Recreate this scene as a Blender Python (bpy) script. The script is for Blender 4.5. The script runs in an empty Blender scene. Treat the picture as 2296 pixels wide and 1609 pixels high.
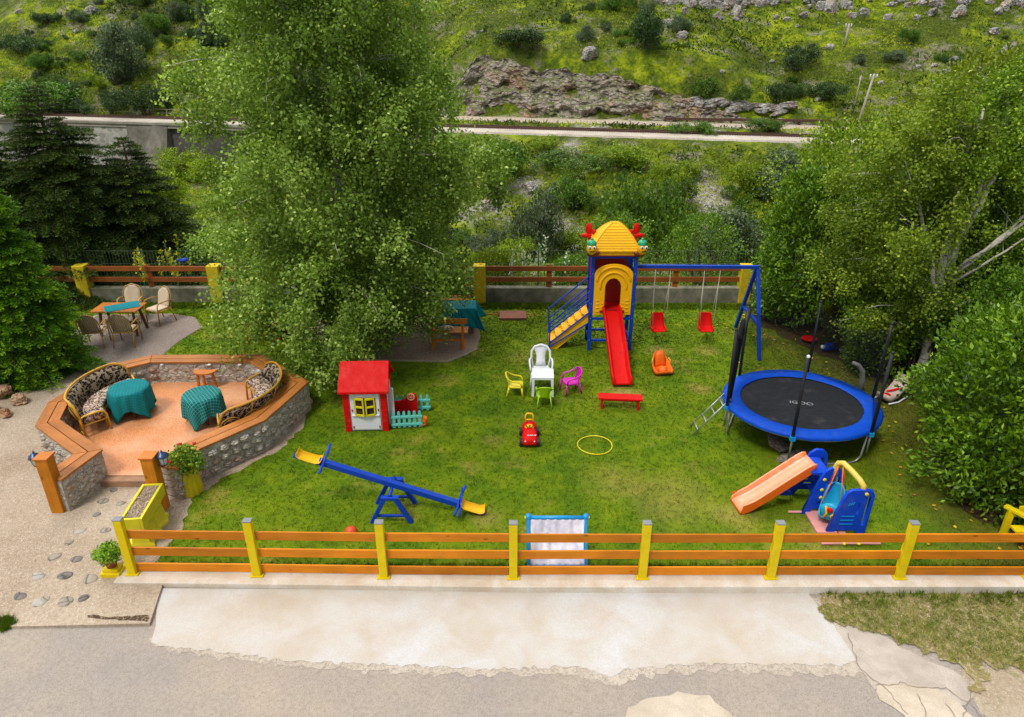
import bpy, math, random
import numpy as np
from mathutils import Vector, Matrix
random.seed(7); rng = np.random.default_rng(11)
S = bpy.context.scene; COL = S.collection
R = math.radians; PI = math.pi
# ------------------------------------------------------------------ camera
CH, TH, FO = 7.85, R(25.4), 2100/1.30662      # camera height, pitch below horizon, focal length in survey pixels
cd = bpy.data.cameras.new('camera'); cam = bpy.data.objects.new('camera', cd); COL.objects.link(cam)
cd.sensor_width = 36; cd.lens = 25.2; cd.clip_end = 2000; cd.clip_start = 0.1
cam.location = (0, 0, CH); cam.rotation_euler = (PI/2-TH, 0, 0); S.camera = cam
def ray(x, y):
    a = (x-1148)/FO; b = -(y-804.5)/FO
    return (a, math.cos(TH)+b*math.sin(TH), -math.sin(TH)+b*math.cos(TH))
def P(x, y, z=0):                              # survey pixel -> point on the level z
    d = ray(x, y); t = (z-CH)/d[2]; return (d[0]*t, d[1]*t, z)
# ------------------------------------------------------------------ world, sun, exposure
SUN_EL, SUN_AZ = R(58), R(-35)
w = bpy.data.worlds.new('World'); S.world = w; w.use_nodes = True
nt = w.node_tree; nt.nodes.clear()
sky = nt.nodes.new('ShaderNodeTexSky'); sky.sky_type = 'NISHITA'; sky.sun_disc = False
sky.sun_elevation = SUN_EL; sky.sun_rotation = SUN_AZ; sky.dust_density = 4; sky.air_density = 1.0
hs = nt.nodes.new('ShaderNodeHueSaturation'); hs.inputs['Saturation'].default_value = 0.25; hs.inputs['Value'].default_value = 1.0
bg = nt.nodes.new('ShaderNodeBackground'); bg.inputs['Strength'].default_value = 0.125
ow = nt.nodes.new('ShaderNodeOutputWorld')
nt.links.new(sky.outputs[0], hs.inputs['Color']); nt.links.new(hs.outputs[0], bg.inputs[0]); nt.links.new(bg.outputs[0], ow.inputs[0])
sd = bpy.data.lights.new('sun', 'SUN'); sd.energy = 1.5; sd.angle = R(14); sd.color = (1, .95, .86)
sun = bpy.data.objects.new('sun', sd); COL.objects.link(sun); sun.rotation_euler = (PI/2-SUN_EL, 0, R(-38))
S.view_settings.view_transform = 'Standard'; S.view_settings.look = 'None'; S.view_settings.exposure = 0.78; S.view_settings.gamma = 1
S.render.engine = 'CYCLES'
S.cycles.max_bounces = 6; S.cycles.transparent_max_bounces = 12

# ------------------------------------------------------------------ materials
def lin(r, g, b, k=1.0):
    f = lambda c: ((c/255+.055)/1.055)**2.4 if c/255 > .04045 else c/255/12.92
    return (f(r)*k, f(g)*k, f(b)*k, 1)
class NM:
    def __init__(s, name):
        s.m = bpy.data.materials.new(name); s.m.use_nodes = True; s.t = s.m.node_tree; s.t.nodes.clear()
        s.out = s.n('OutputMaterial'); s.b = s.n('BsdfPrincipled'); s.l(s.b.outputs[0], s.out.inputs[0])
    def n(s, kind, **kw):
        n = s.t.nodes.new('ShaderNode'+kind)
        for k, v in kw.items(): setattr(n, k, v)
        return n
    def l(s, a, b): s.t.links.new(a, b)
    def co(s, obj=True):
        if obj: return s.n('TexCoord').outputs['Object']
        return s.n('NewGeometry').outputs['Position']
    def scaled(s, co, v):
        m = s.n('Mapping'); m.inputs['Scale'].default_value = v if isinstance(v, tuple) else (v, v, v); s.l(co, m.inputs[0]); return m.outputs[0]
    def noise(s, co, scale, detail=4, rough=.6, dist=0):
        n = s.n('TexNoise'); n.inputs['Scale'].default_value = scale; n.inputs['Detail'].default_value = detail
        n.inputs['Roughness'].default_value = rough; n.inputs['Distortion'].default_value = dist; s.l(co, n.inputs['Vector']); return n.outputs[0]
    def vor(s, co, scale, feature='F1', out='Distance', rnd=1):
        n = s.n('TexVoronoi', feature=feature); n.inputs['Scale'].default_value = scale; n.inputs['Randomness'].default_value = rnd
        s.l(co, n.inputs['Vector']); return n.outputs[out]
    def ramp(s, fac, stops, interp='LINEAR'):
        r = s.n('ValToRGB'); r.color_ramp.interpolation = interp; e = r.color_ramp.elements
        while len(e) < len(stops): e.new(.5)
        for k, (p, c) in enumerate(stops):
            e[k].position = p; e[k].color = c if isinstance(c, tuple) else (c, c, c, 1)
        s.l(fac, r.inputs[0]); return r.outputs[0]
    def mix(s, fac, a, b, mode='MIX'):
        m = s.n('Mix', data_type='RGBA', blend_type=mode)
        for i, v in ((0, fac), (6, a), (7, b)):
            if isinstance(v, (int, float)): m.inputs[i].default_value = v
            elif isinstance(v, tuple): m.inputs[i].default_value = v
            else: s.l(v, m.inputs[i])
        return m.outputs[2]
    def bump(s, h, strength=.3, dist=.02):
        b = s.n('Bump'); b.inputs['Strength'].default_value = strength; b.inputs['Distance'].default_value = dist
        s.l(h, b.inputs['Height']); s.l(b.outputs[0], s.b.inputs['Normal'])
    def fin(s, col, rough=.7, spec=.3, metal=0):
        if isinstance(col, tuple): s.b.inputs['Base Color'].default_value = col
        else: s.l(col, s.b.inputs['Base Color'])
        if isinstance(rough, (int, float)): s.b.inputs['Roughness'].default_value = rough
        else: s.l(rough, s.b.inputs['Roughness'])
        s.b.inputs['Specular IOR Level'].default_value = spec; s.b.inputs['Metallic'].default_value = metal
        return s.m
def sc(c, k): return (c[0]*k, c[1]*k, c[2]*k, 1)
MC = {}
def plastic(name, c, rough=.38, var=.18, spec=.4, metal=0):
    if name in MC: return MC[name]
    m = NM(name); co = m.co(); n = m.noise(co, 7, 5); n2 = m.noise(co, 60, 3)
    col = m.mix(m.ramp(n, [(.3, 0.), (.7, 1.)]), c, sc(c, 1-var))
    n3 = m.noise(co, 2.3, 6, .75); col = m.mix(m.ramp(n2, [(.62, 0.), (.80, .25)]), col, (.25, .22, .16, 1)); col = m.mix(m.ramp(n3, [(.56, 0.), (.70, .07)]), col, (.45, .40, .32, 1))
    m.bump(n2, .06, .004)
    MC[name] = m.fin(col, m.ramp(n, [(.2, rough*.8), (.8, min(1, rough*1.4))]), spec, metal); return MC[name]
def wood(name, c, dark=.55, axis=0, rough=.55, spec=.3):
    m = NM(name); co = m.co(); sv = [14, 14, 14]; sv[axis] = 1.1
    g = m.noise(m.scaled(co, tuple(sv)), 1.6, 6, .65, .4)
    g2 = m.noise(co, 1.7, 3); k = m.vor(m.scaled(co, tuple(4 if i != axis else 1.6 for i in range(3))), 1.3)
    col = m.mix(m.ramp(g, [(.3, 0.), (.72, 1.)]), sc(c, dark), c)
    col = m.mix(m.ramp(g2, [(.35, 0.), (.7, .5)]), col, sc(c, 1.35))
    col = m.mix(m.ramp(k, [(.03, .9), (.11, 0.)]), col, sc(c, .22))
    oi = m.n('ObjectInfo'); hv = m.n('HueSaturation'); m.l(col, hv.inputs['Color']); mr = m.n('MapRange'); mr.inputs['To Min'].default_value = .78; mr.inputs['To Max'].default_value = 1.14; m.l(oi.outputs['Random'], mr.inputs[0]); m.l(mr.outputs[0], hv.inputs['Value'])
    m.bump(g, .35, .004); return m.fin(hv.outputs[0], rough, spec)
def concrete(name, c, c2, big=.7, fine=40, bump=.35, stain=None):
    m = NM(name); co = m.co(False)
    a = m.noise(co, big, 6, .6); b = m.noise(co, fine, 4, .7); d = m.noise(co, big*4, 5, .65, .5)
    col = m.mix(m.ramp(a, [(.35, 0.), (.65, 1.)]), c, c2)
    col = m.mix(m.ramp(d, [(.4, 0.), (.75, .6)]), col, stain or sc(c2, .75))
    col = m.mix(m.ramp(b, [(.35, .35), (.6, 0.)]), col, sc(c2, .55))
    m.bump(b, bump, .01); return m.fin(col, .88, .2)
def gravelly(name, c, c2, c3, sc1=55, bump=.6, big=.5, green=None):
    m = NM(name); co = m.co(False)
    v = m.vor(co, sc1, out='Color'); vd = m.vor(co, sc1); a = m.noise(co, big, 6, .6); f = m.noise(co, 18, 5, .7)
    bw = m.n('RGBToBW'); m.l(v, bw.inputs[0])
    col = m.mix(m.ramp(a, [(.35, 0.), (.68, 1.)]), c, c2)
    col = m.mix(m.ramp(bw.outputs[0], [(.12, .55), (.40, 0.), (.8, 0.), (.97, .4)]), col, c3)
    col = m.mix(m.ramp(f, [(.3, .45), (.55, 0.)]), col, sc(c2, .5))
    if green: col = m.mix(m.ramp(m.noise(co, 1.3, 6, .7), [(.56, 0.), (.66, .7)]), col, green)
    m.bump(vd, bump, .012); return m.fin(col, .9, .2)
def masonry(name, scale=5.2, c=(.36, .33, .29, 1), c2=(.20, .19, .18, 1)):
    m = NM(name); co = m.co(); w_ = m.noise(co, 3, 3); 
    add = m.n('VectorMath', operation='ADD'); ml = m.n('VectorMath', operation='SCALE'); ml.inputs['Scale'].default_value = .12
    nn = m.n('TexNoise'); nn.inputs['Scale'].default_value = 4; m.l(co, nn.inputs['Vector']); m.l(nn.outputs['Color'], ml.inputs[0]); m.l(co, add.inputs[0]); m.l(ml.outputs[0], add.inputs[1])
    c0 = m.scaled(add.outputs[0], (1, 1, 1.35))
    e = m.vor(c0, scale, 'DISTANCE_TO_EDGE', rnd=.85); cc = m.vor(c0, scale, 'F1', 'Color', .85); bw = m.n('RGBToBW'); m.l(cc, bw.inputs[0])
    f = m.noise(co, 25, 5, .7)
    col = m.mix(bw.outputs[0], c, c2); col = m.mix(m.ramp(f, [(.35, .6), (.6, 0.)]), col, sc(c2, .6))
    col = m.mix(m.ramp(e, [(.02, 1.), (.06, 0.)]), col, (.38, .35, .30, 1))
    h = m.mix(.25, m.ramp(e, [(0., 0.), (.14, 1.)]), f); m.bump(h, .9, .035); return m.fin(col, .85, .25)
def foliage(name, c, c2, c3=None, trans=.25, rough=.5, spec=.35):
    m = NM(name); at = m.n('Attribute', attribute_name='rnd'); oi = m.n('ObjectInfo')
    col = m.ramp(at.outputs['Fac'], [(0., c), (.55, c2), (1., c3 or sc(c2, 1.5))])
    hv = m.n('HueSaturation'); m.l(col, hv.inputs['Color'])
    mr = m.n('MapRange'); mr.inputs['To Min'].default_value = .84; mr.inputs['To Max'].default_value = 1.16; m.l(oi.outputs['Random'], mr.inputs[0]); m.l(mr.outputs[0], hv.inputs['Value'])
    mh = m.n('MapRange'); mh.inputs['To Min'].default_value = .492; mh.inputs['To Max'].default_value = .506; m.l(oi.outputs['Random'], mh.inputs[0]); m.l(mh.outputs[0], hv.inputs['Hue'])
    m.fin(hv.outputs[0], rough, spec)
    if trans:
        tr = m.n('BsdfTranslucent'); mx = m.n('MixShader'); mx.inputs[0].default_value = trans
        br = m.mix(1., hv.outputs[0], (1.5, 1.6, .7, 1), 'MULTIPLY'); m.l(br, tr.inputs[0])
        m.l(m.b.outputs[0], mx.inputs[1]); m.l(tr.outputs[0], mx.inputs[2]); m.l(mx.outputs[0], m.out.inputs[0])
    return m.m

BLUE = plastic('blue_paint', (.003, .05, .42, 1), .45, .15, .25); RED = plastic('red_plastic', (.62, .005, .004, 1), .5, .12, .14)
YEL = plastic('yellow_plastic', (.88, .46, .005, 1), .42, .12, .25); WHITE = plastic('white_plastic', (.74, .76, .8, 1), .35, .06)
YPAINT = plastic('yellow_paint', (.74, .56, .004, 1), .5, .15, .2); CYAN = plastic('cyan_plastic', (.008, .30, .68, 1), .3)
TEALP = plastic('turquoise_plastic', (.13, .56, .50, 1), .4, .1); ORANGE = plastic('orange_plastic', (.84, .15, .01, 1), .38, .15, .3)
PEACH = plastic('peach_plastic', (.80, .36, .20, 1), .3); PINK = plastic('pink_plastic', (.68, .30, .28, 1), .5); MAG = plastic('magenta_plastic', (.62, .01, .40, 1), .35)
LIME = plastic('lime_plastic', (.36, .62, .01, 1), .35); LEMON = plastic('lemon_plastic', (.78, .66, .01, 1), .35); BLACK = plastic('black_rubber', (.012, .013, .015, 1), .55)
STEEL = plastic('galvanised_steel', (.42, .44, .44, 1), .35, .3, .5, .7); MATB = plastic('jumping_mat_weave', (.012, .014, .019, 1), .7, .2, .2); PADB = plastic('blue_vinyl', (.001, .06, .46, 1), .5, .2, .15)
DRED = plastic('dark_red_panel', (.30, .006, .008, 1), .4); GREENP = plastic('green_plastic', (.02, .35, .16, 1), .35); BROWNP = plastic('brown_plastic', (.16, .03, .015, 1), .4)
ROPE = plastic('pale_rope', (.5, .46, .36, 1), .8); GREY = plastic('grey_cap', (.22, .23, .25, 1), .5); CREAM = plastic('cream_cushion', (.62, .50, .36, 1), .85)
RATTAN = wood('golden_rattan', (.55, .30, .03, 1), .6, 2, .4); RATD = wood('light_rattan', (.50, .33, .12, 1), .6, 2, .5); IRON = plastic('dark_iron', (.06, .05, .04, 1), .5)
WOODX = wood('rail_wood', (.60, .20, .008, 1), .66, 0, .55, .2); WOODZ = wood('post_wood', (.54, .19, .01, 1), .62, 2, .55, .2); WOODB = wood('red_brown_wood', (.30, .085, .018, 1), .6, 0)
WOODD = wood('dark_brown_wood', (.13, .05, .02, 1), .6, 2); WCAP = wood('cap_boards', (.42, .15, .03, 1), .55, 0); WORG = wood('orange_varnished_wood', (.55, .17, .015, 1), .65, 0)
BARK = None
def birchbark():
    m = NM('birch_bark'); co = m.co(); n = m.noise(m.scaled(co, (3, 3, 16)), 1.3, 4, .7); n2 = m.noise(co, 2.5, 4)
    col = m.mix(m.ramp(n, [(.56, 0.), (.64, 1.)]), (.52, .49, .43, 1), (.05, .045, .04, 1)); col = m.mix(m.ramp(n2, [(.4, 0.), (.8, .6)]), col, (.25, .22, .17, 1))
    m.bump(n, .4, .01); return m.fin(col, .8, .2)
BARK = birchbark(); BARKD = wood('brown_bark', (.11, .08, .055, 1), .5, 2, .9)
STONE = masonry('rubble_masonry', 5.2, lin(206, 198, 184), lin(156, 150, 140)); 
def rockmat(name, c, c2, s=1.2):
    m = NM(name); co = m.co(False); a = m.noise(co, s, 8, .7, .6); b = m.vor(m.scaled(co, (.8, .8, 1.6)), s*1.6, 'DISTANCE_TO_EDGE'); d = m.noise(co, s*.35, 4)
    col = m.mix(m.ramp(a, [(.35, 0.), (.65, 1.)]), c2, c); col = m.mix(m.ramp(d, [(.52, 0.), (.64, .8)]), col, (c[0]*.75, c[1]*.5, c[2]*.38, 1))
    col = m.mix(m.ramp(b, [(0., .85), (.05, 0.)]), col, sc(c2, .35)); m.bump(m.mix(.5, a, m.ramp(b, [(0., 0.), (.2, 1.)])), .9, .35 if s < 2 else .05); 
    if s < 1: 
        g_ = m.n('NewGeometry'); sx_ = m.n('SeparateXYZ'); m.l(g_.outputs['Normal'], sx_.inputs[0]); fl = m.ramp(sx_.outputs[2], [(.70, 0.), (.86, .8)]); nn_ = m.ramp(m.noise(co, .4, 7, .75), [(.57, 0.), (.63, .85)]); col = m.mix(m.mix(1., fl, nn_, 'LIGHTEN'), col, m.ramp(m.noise(co, 3, 4), [(.35, lin(58, 76, 26, .7)), (.65, lin(112, 124, 44, .85))]))
    return m.fin(col, .9, .15)
ROCK = rockmat('limestone', (.56, .545, .52, 1), (.24, .23, .20, 1), 1.6); ROCKB = rockmat('brown_cut_rock', (.44, .385, .33, 1), (.19, .16, .13, 1), .6)
COBBLE = rockmat('garden_stone', (.33, .30, .26, 1), (.20, .17, .14, 1), 6); ROCKO = rockmat('ochre_rock', (.55, .36, .22, 1), (.30, .18, .11, 1), 5)

# ------------------------------------------------------------------ mesh building
def tag(o, label=None, cat=None, group=None, kind=None):
    if label: o['label'] = label
    if cat: o['category'] = cat
    if group: o['group'] = group
    if kind: o['kind'] = kind
    return o
def thing(name, label, cat, loc=(0, 0, 0), rz=0, group=None, s=1):
    o = bpy.data.objects.new(name, None); COL.objects.link(o); o.empty_display_size = .1
    o.location = loc; o.rotation_euler = (0, 0, rz); o.scale = (s, s, s); return tag(o, label, cat, group)
def dup(root, loc, rz=0, label=None, group=None, s=None):
    r = root.copy(); COL.objects.link(r); r.location = loc; r.rotation_euler = (0, 0, rz)
    if s: r.scale = s if isinstance(s, tuple) else (s, s, s)
    if label: r['label'] = label
    if group: r['group'] = group
    for ch in list(root.children):
        c = ch.copy(); COL.objects.link(c); c.parent = r
        for g in list(ch.children):
            d = g.copy(); COL.objects.link(d); d.parent = c
    return r
class MB:
    def __init__(s): s.v = []; s.f = []; s.mi = []; s.m = 0; s.sm = []; s.smooth = False
    def add(s, v, f):
        o = len(s.v); s.v += [tuple(p) for p in v]; s.f += [tuple(i+o for i in q) for q in f]
        s.mi += [s.m]*len(f); s.sm += [s.smooth]*len(f); return s
    def box(s, c, d, rz=0, ry=0, rx=0, taper=1):
        M = Matrix.Translation(c) @ Matrix.Rotation(rz, 4, 'Z') @ Matrix.Rotation(ry, 4, 'Y') @ Matrix.Rotation(rx, 4, 'X')
        vs = []
        for z in (-.5, .5):
            k = taper if z > 0 else 1
            for x, y in ((-.5, -.5), (.5, -.5), (.5, .5), (-.5, .5)): vs.append(M @ Vector((x*d[0]*k, y*d[1]*k, z*d[2])))
        return s.add(vs, [(0, 3, 2, 1), (4, 5, 6, 7), (0, 1, 5, 4), (1, 2, 6, 5), (2, 3, 7, 6), (3, 0, 4, 7)])
    def bar(s, p, q, w, h=None, up=(0, 0, 1)):
        p = Vector(p); q = Vector(q); h = h or w; d = (q-p).normalized(); u = Vector(up)
        if abs(d.dot(u)) > .98: u = Vector((0, 1, 0))
        x = d.cross(u).normalized(); y = x.cross(d).normalized(); vs = []
        for e in (p, q):
            for a, b in ((-1, -1), (1, -1), (1, 1), (-1, 1)): vs.append(e + x*a*w/2 + y*b*h/2)
        return s.add(vs, [(0, 3, 2, 1), (4, 5, 6, 7), (0, 1, 5, 4), (1, 2, 6, 5), (2, 3, 7, 6), (3, 0, 4, 7)])
    def tube(s, pts, r, n=8, closed=False, sy=1):
        pts = [Vector(p) for p in pts]; N = len(pts); rs = r if isinstance(r, (list, tuple)) else [r]*N; vs = []
        prev = None
        for i, p in enumerate(pts):
            a = pts[(i-1) % N] if (i or closed) else p; b = pts[(i+1) % N] if (i < N-1 or closed) else p
            d = (b-a).normalized() if (b-a).length > 1e-9 else Vector((0, 0, 1))
            if prev is None:
                u = Vector((0, 0, 1)) if abs(d.z) < .9 else Vector((1, 0, 0)); x = d.cross(u).normalized()
            else:
                x = (prev - d*prev.dot(d)).normalized()
            prev = x; y = d.cross(x)
            for k in range(n):
                t = 2*PI*k/n; vs.append(p + x*math.cos(t)*rs[i] + y*math.sin(t)*rs[i]*sy)
        fs = []
        for i in range(N if closed else N-1):
            j = (i+1) % N
            for k in range(n): fs.append((i*n+k, i*n+(k+1) % n, j*n+(k+1) % n, j*n+k))
        sm = s.smooth; s.smooth = True
        if not closed: fs += [tuple(range(n-1, -1, -1)), tuple((N-1)*n+k for k in range(n))]
        s.add(vs, fs); s.smooth = sm; return s
    def lathe(s, prof, n=24, c=(0, 0, 0), fn=None, cap=True):
        vs = []; fs = []
        for i, (r, z) in enumerate(prof):
            for k in range(n):
                t = 2*PI*k/n; rr = r*(fn(t, i) if fn else 1); vs.append((c[0]+rr*math.cos(t), c[1]+rr*math.sin(t), c[2]+z))
        for i in range(len(prof)-1):
            for k in range(n): fs.append((i*n+k, i*n+(k+1) % n, (i+1)*n+(k+1) % n, (i+1)*n+k))
        if cap: fs += [tuple(range(n-1, -1, -1)), tuple((len(prof)-1)*n+k for k in range(n))]
        sm = s.smooth; s.smooth = True; s.add(vs, fs); s.smooth = sm; return s
    def ball(s, c, r, n=14, sq=(1, 1, 1)):
        prof = [(max(1e-4, math.sin(PI*i/(n//2))), -math.cos(PI*i/(n//2))) for i in range(n//2+1)]
        vs = []; fs = []
        for i, (a, z) in enumerate(prof):
            for k in range(n):
                t = 2*PI*k/n; vs.append((c[0]+r*a*math.cos(t)*sq[0], c[1]+r*a*math.sin(t)*sq[1], c[2]+r*z*sq[2]))
        for i in range(len(prof)-1):
            for k in range(n): fs.append((i*n+k, i*n+(k+1) % n, (i+1)*n+(k+1) % n, (i+1)*n+k))
        sm = s.smooth; s.smooth = True; s.add(vs, fs); s.smooth = sm; return s
    def prism(s, poly, z0, z1, M=None):
        n = len(poly); vs = [Vector((p[0], p[1], z0)) for p in poly]+[Vector((p[0], p[1], z1)) for p in poly]
        if M is not None: vs = [M @ v for v in vs]
        return s.add(vs, [tuple(range(n-1, -1, -1)), tuple(range(n, 2*n))]+[(i, (i+1) % n, n+(i+1) % n, n+i) for i in range(n)])
    def loft(s, rings, close=True, caps=True):
        n = len(rings[0]); vs = [p for r in rings for p in r]; fs = []
        for i in range(len(rings)-1):
            for k in range(n if close else n-1): fs.append((i*n+k, i*n+(k+1) % n, (i+1)*n+(k+1) % n, (i+1)*n+k))
        if caps: fs += [tuple(range(n-1, -1, -1)), tuple((len(rings)-1)*n+k for k in range(n))]
        return s.add(vs, fs)
    def strip(s, pts, w, z0, z1, off=0):
        P2 = [Vector((p[0], p[1])) for p in pts]; N = len(P2); L = []; Rr = []
        for i in range(N):
            d1 = (P2[i]-P2[i-1]).normalized() if i else None; d2 = (P2[i+1]-P2[i]).normalized() if i < N-1 else None
            d = d2 if d1 is None else d1 if d2 is None else (d1+d2).normalized()
            nrm = Vector((-d.y, d.x)); k = 1 if (d1 is None or d2 is None) else 1/max(.35, nrm.dot(Vector((-d1.y, d1.x))))
            L.append(P2[i]+nrm*(off+w/2)*k); Rr.append(P2[i]+nrm*(off-w/2)*k)
        vs = []
        for a, b in zip(L, Rr): vs += [(a.x, a.y, z0), (b.x, b.y, z0), (b.x, b.y, z1), (a.x, a.y, z1)]
        fs = [(0, 1, 2, 3), tuple((N-1)*4+k for k in (3, 2, 1, 0))]
        for i in range(N-1):
            for k in range(4): fs.append((i*4+k, (i+1)*4+k, (i+1)*4+(k+1) % 4, i*4+(k+1) % 4))
        return s.add(vs, fs)
    def build(s, name, mats, parent=None, bevel=0, loc=None, label=None, cat=None, group=None, kind=None, sub=0):
        me = bpy.data.meshes.new(name); me.from_pydata(s.v, [], s.f)
        for m in (mats if isinstance(mats, (list, tuple)) else [mats]): me.materials.append(m)
        me.polygons.foreach_set('material_index', s.mi); me.polygons.foreach_set('use_smooth', s.sm); me.update()
        o = bpy.data.objects.new(name, me); COL.objects.link(o)
        if parent: o.parent = parent
        if loc: o.location = loc
        if bevel:
            b = o.modifiers.new('bevel', 'BEVEL'); b.width = bevel; b.segments = 2; b.limit_method = 'ANGLE'; b.angle_limit = R(40)
        if sub:
            b = o.modifiers.new('sub', 'SUBSURF'); b.levels = sub; b.render_levels = sub
        return tag(o, label, cat, group, kind)
def npmesh(name, verts, faces, mat, parent=None, rnd=None, smooth=False, attrs=None, k=4, **tg):
    me = bpy.data.meshes.new(name); nf = len(faces)
    me.vertices.add(len(verts)); me.vertices.foreach_set('co', np.asarray(verts, np.float32).ravel())
    me.loops.add(nf*k); me.loops.foreach_set('vertex_index', np.asarray(faces, np.int32).ravel())
    me.polygons.add(nf); me.polygons.foreach_set('loop_start', np.arange(0, nf*k, k, dtype=np.int32))
    me.polygons.foreach_set('use_smooth', np.full(nf, smooth)); me.update(calc_edges=True)
    if rnd is not None:
        a = me.attributes.new('rnd', 'FLOAT', 'POINT'); a.data.foreach_set('value', np.asarray(rnd, np.float32))
    for nme, arr in (attrs or {}).items():
        a = me.attributes.new(nme, 'FLOAT', 'POINT'); a.data.foreach_set('value', np.asarray(arr, np.float32))
    for m_ in (mat if isinstance(mat, list) else [mat]): me.materials.append(m_)
    o = bpy.data.objects.new(name, me); COL.objects.link(o)
    if parent: o.parent = parent
    return tag(o, tg.get('label'), tg.get('cat'), tg.get('group'), tg.get('kind'))
def unit(a): return a/np.maximum(1e-9, np.linalg.norm(a, axis=-1, keepdims=True))
def leafquads(c, d, L, W, up=None, fold=.0):
    """rhombic leaves: base c, direction d, length L, width W"""
    n = len(c); d = unit(d)
    r = up if up is not None else rng.normal(size=(n, 3))
    sx = unit(np.cross(d, r)); nn = np.cross(sx, d)
    L = np.broadcast_to(np.asarray(L, float), (n,))[:, None]; W = np.broadcast_to(np.asarray(W, float), (n,))[:, None]
    v = np.stack([c, c+d*L*.45+sx*W*.5+nn*W*fold, c+d*L, c+d*L*.45-sx*W*.5+nn*W*fold], 1)
    return v.reshape(-1, 3), np.arange(n*4).reshape(-1, 4)
def pip(x, y, poly):
    inside = np.zeros(len(x), bool); n = len(poly); j = n-1
    for i in range(n):
        xi, yi = poly[i][:2]; xj, yj = poly[j][:2]
        c = ((yi > y) != (yj > y)) & (x < (xj-xi)*(y-yi)/((yj-yi)+1e-12)+xi); inside ^= c; j = i
    return inside
def jag(poly, amp=.05, step=.12, skip=()):
    out = []; n = len(poly)
    for i in range(n):
        a = Vector(poly[i][:2]); b = Vector(poly[(i+1) % n][:2]); L = (b-a).length
        if i in skip or L > 9: out.append((a.x, a.y)); continue
        k = max(1, int(L/step)); nrm = Vector((-(b-a).y, (b-a).x)).normalized(); ph = random.random()*6
        for j in range(k):
            p = a.lerp(b, j/k) + nrm*(random.uniform(-amp, amp)+amp*.7*math.sin(j*.9+i)+amp*.5*math.sin(j*2.3+ph)); out.append((p.x, p.y))
    return out
def sheet(name, poly, z, mat, kind='structure', thick=0):
    from mathutils.geometry import tessellate_polygon
    vs = [(p[0], p[1], z(p[0], p[1]) if callable(z) else z) for p in poly]
    tri = tessellate_polygon([[Vector((p[0], p[1], 0)) for p in poly]])
    fs = []
    for t in tri:
        a, b, c = [Vector(poly[i][:2]) for i in t]
        fs.append(tuple(t) if (b-a).cross(c-a) > 0 else tuple(reversed(t)))
    m = MB(); m.add(vs, fs)
    if thick:
        n = len(vs); m.add(vs+[(x, y, z-thick) for x, y, z in vs], [(i, (i+1) % n, n+(i+1) % n, n+i) for i in range(n)])
    return m.build(name, mat, kind=kind)

# ================================================================== TERRAIN
_g = np.random.default_rng(5).random((64, 64))
def vn(x, y):
    x = np.asarray(x, float); y = np.asarray(y, float); xi = np.floor(x).astype(int); yi = np.floor(y).astype(int); fx = x-xi; fy = y-yi
    fx = fx*fx*(3-2*fx); fy = fy*fy*(3-2*fy); g = lambda a, b: _g[a % 64, b % 64]
    return (g(xi, yi)*(1-fx)+g(xi+1, yi)*fx)*(1-fy)+(g(xi, yi+1)*(1-fx)+g(xi+1, yi+1)*fx)*fy - .5
def fbm(x, y, s, o=4): return sum(vn(x/s*2**k+7.3*k, y/s*2**k+3.1*k)/2**k for k in range(o))
def ss(a, b, x): t = np.clip((x-a)/(b-a), 0, 1); return t*t*(3-2*t)
def yrail(X): return 101.9-.2043*X
ZR = -6.0
def cutting(X): return ss(-16, -6, X)*(1-ss(27, 44, X))
def height(X, Y):
    X = np.asarray(X, float); Y = np.asarray(Y, float); s = Y-yrail(X)
    valley = -.2-12.8*ss(21.5, 60, Y)
    near = ZR-(-3-s)*.27 + fbm(X, Y, 14)*2.6*ss(-5, -12, s)
    wall = 1-ss(-36, -33, X)                                          # behind the retaining wall the bank stands vertical
    near = near*(1-wall) + wall*np.where(s < -1.7, ZR-6.2+np.minimum(0, s+4.2)*.12+fbm(X, Y, 12)*1.5, ZR)
    bank = np.maximum(valley, near) if X.ndim == 0 else np.where(Y < 40, valley, np.maximum(valley, near))
    bank = np.where((s > -3) & ((s > -1.7)|(wall < .3)), ZR, bank)
    right = ss(-24, -14, X)
    k = cutting(X)
    pathz = ZR+.35*right
    z = np.where(s > 2.2, ZR+(pathz-ZR)*ss(2.2, 5, s)+right*(.15*np.sin(np.clip((s-2.6)/2.6, 0, 1)*PI)), bank)
    st = 3+9*right                                                  # where the hill starts
    d = s-st
    steep = 1.05*np.clip(d, 0, 7.5)*k
    slope = .50*np.clip(d-3.5*k, 0, None)*(1-.25*k)+fbm(X, Y, 22)*3.2*ss(2, 14, d)+fbm(X+50, Y, 6)*.9*ss(1, 6, d)
    z = np.where(d > 0, pathz+steep+slope, z)
    return np.where(Y < 21.6, -.3, z)
def hit(x, y, zoff=0):
    d = ray(x, y); t = np.arange(24.0, 330, .25); X, Y, Z = d[0]*t, d[1]*t, CH+d[2]*t
    g = height(X, Y); k = np.nonzero((Y > 23) & (Z < g+zoff))[0]; k = k[0] if len(k) else -1
    return (float(X[k]), float(Y[k]), float(g[k]))
xs = np.concatenate([np.arange(-160, -90, 3), np.arange(-90, 90, 1.0), np.arange(90, 160.1, 3)])
ys = np.concatenate([np.arange(-30, 21, 3), np.arange(21, 60, 1.2), np.arange(60, 150, .85), np.arange(150, 300, 4)])
XX, YY = np.meshgrid(xs, ys); ZZ = height(XX, YY)
nx_, ny_ = len(xs), len(ys); idx = np.arange(nx_*ny_).reshape(ny_, nx_)
F = np.stack([idx[:-1, :-1], idx[:-1, 1:], idx[1:, 1:], idx[1:, :-1]], -1).reshape(-1, 4)
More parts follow.
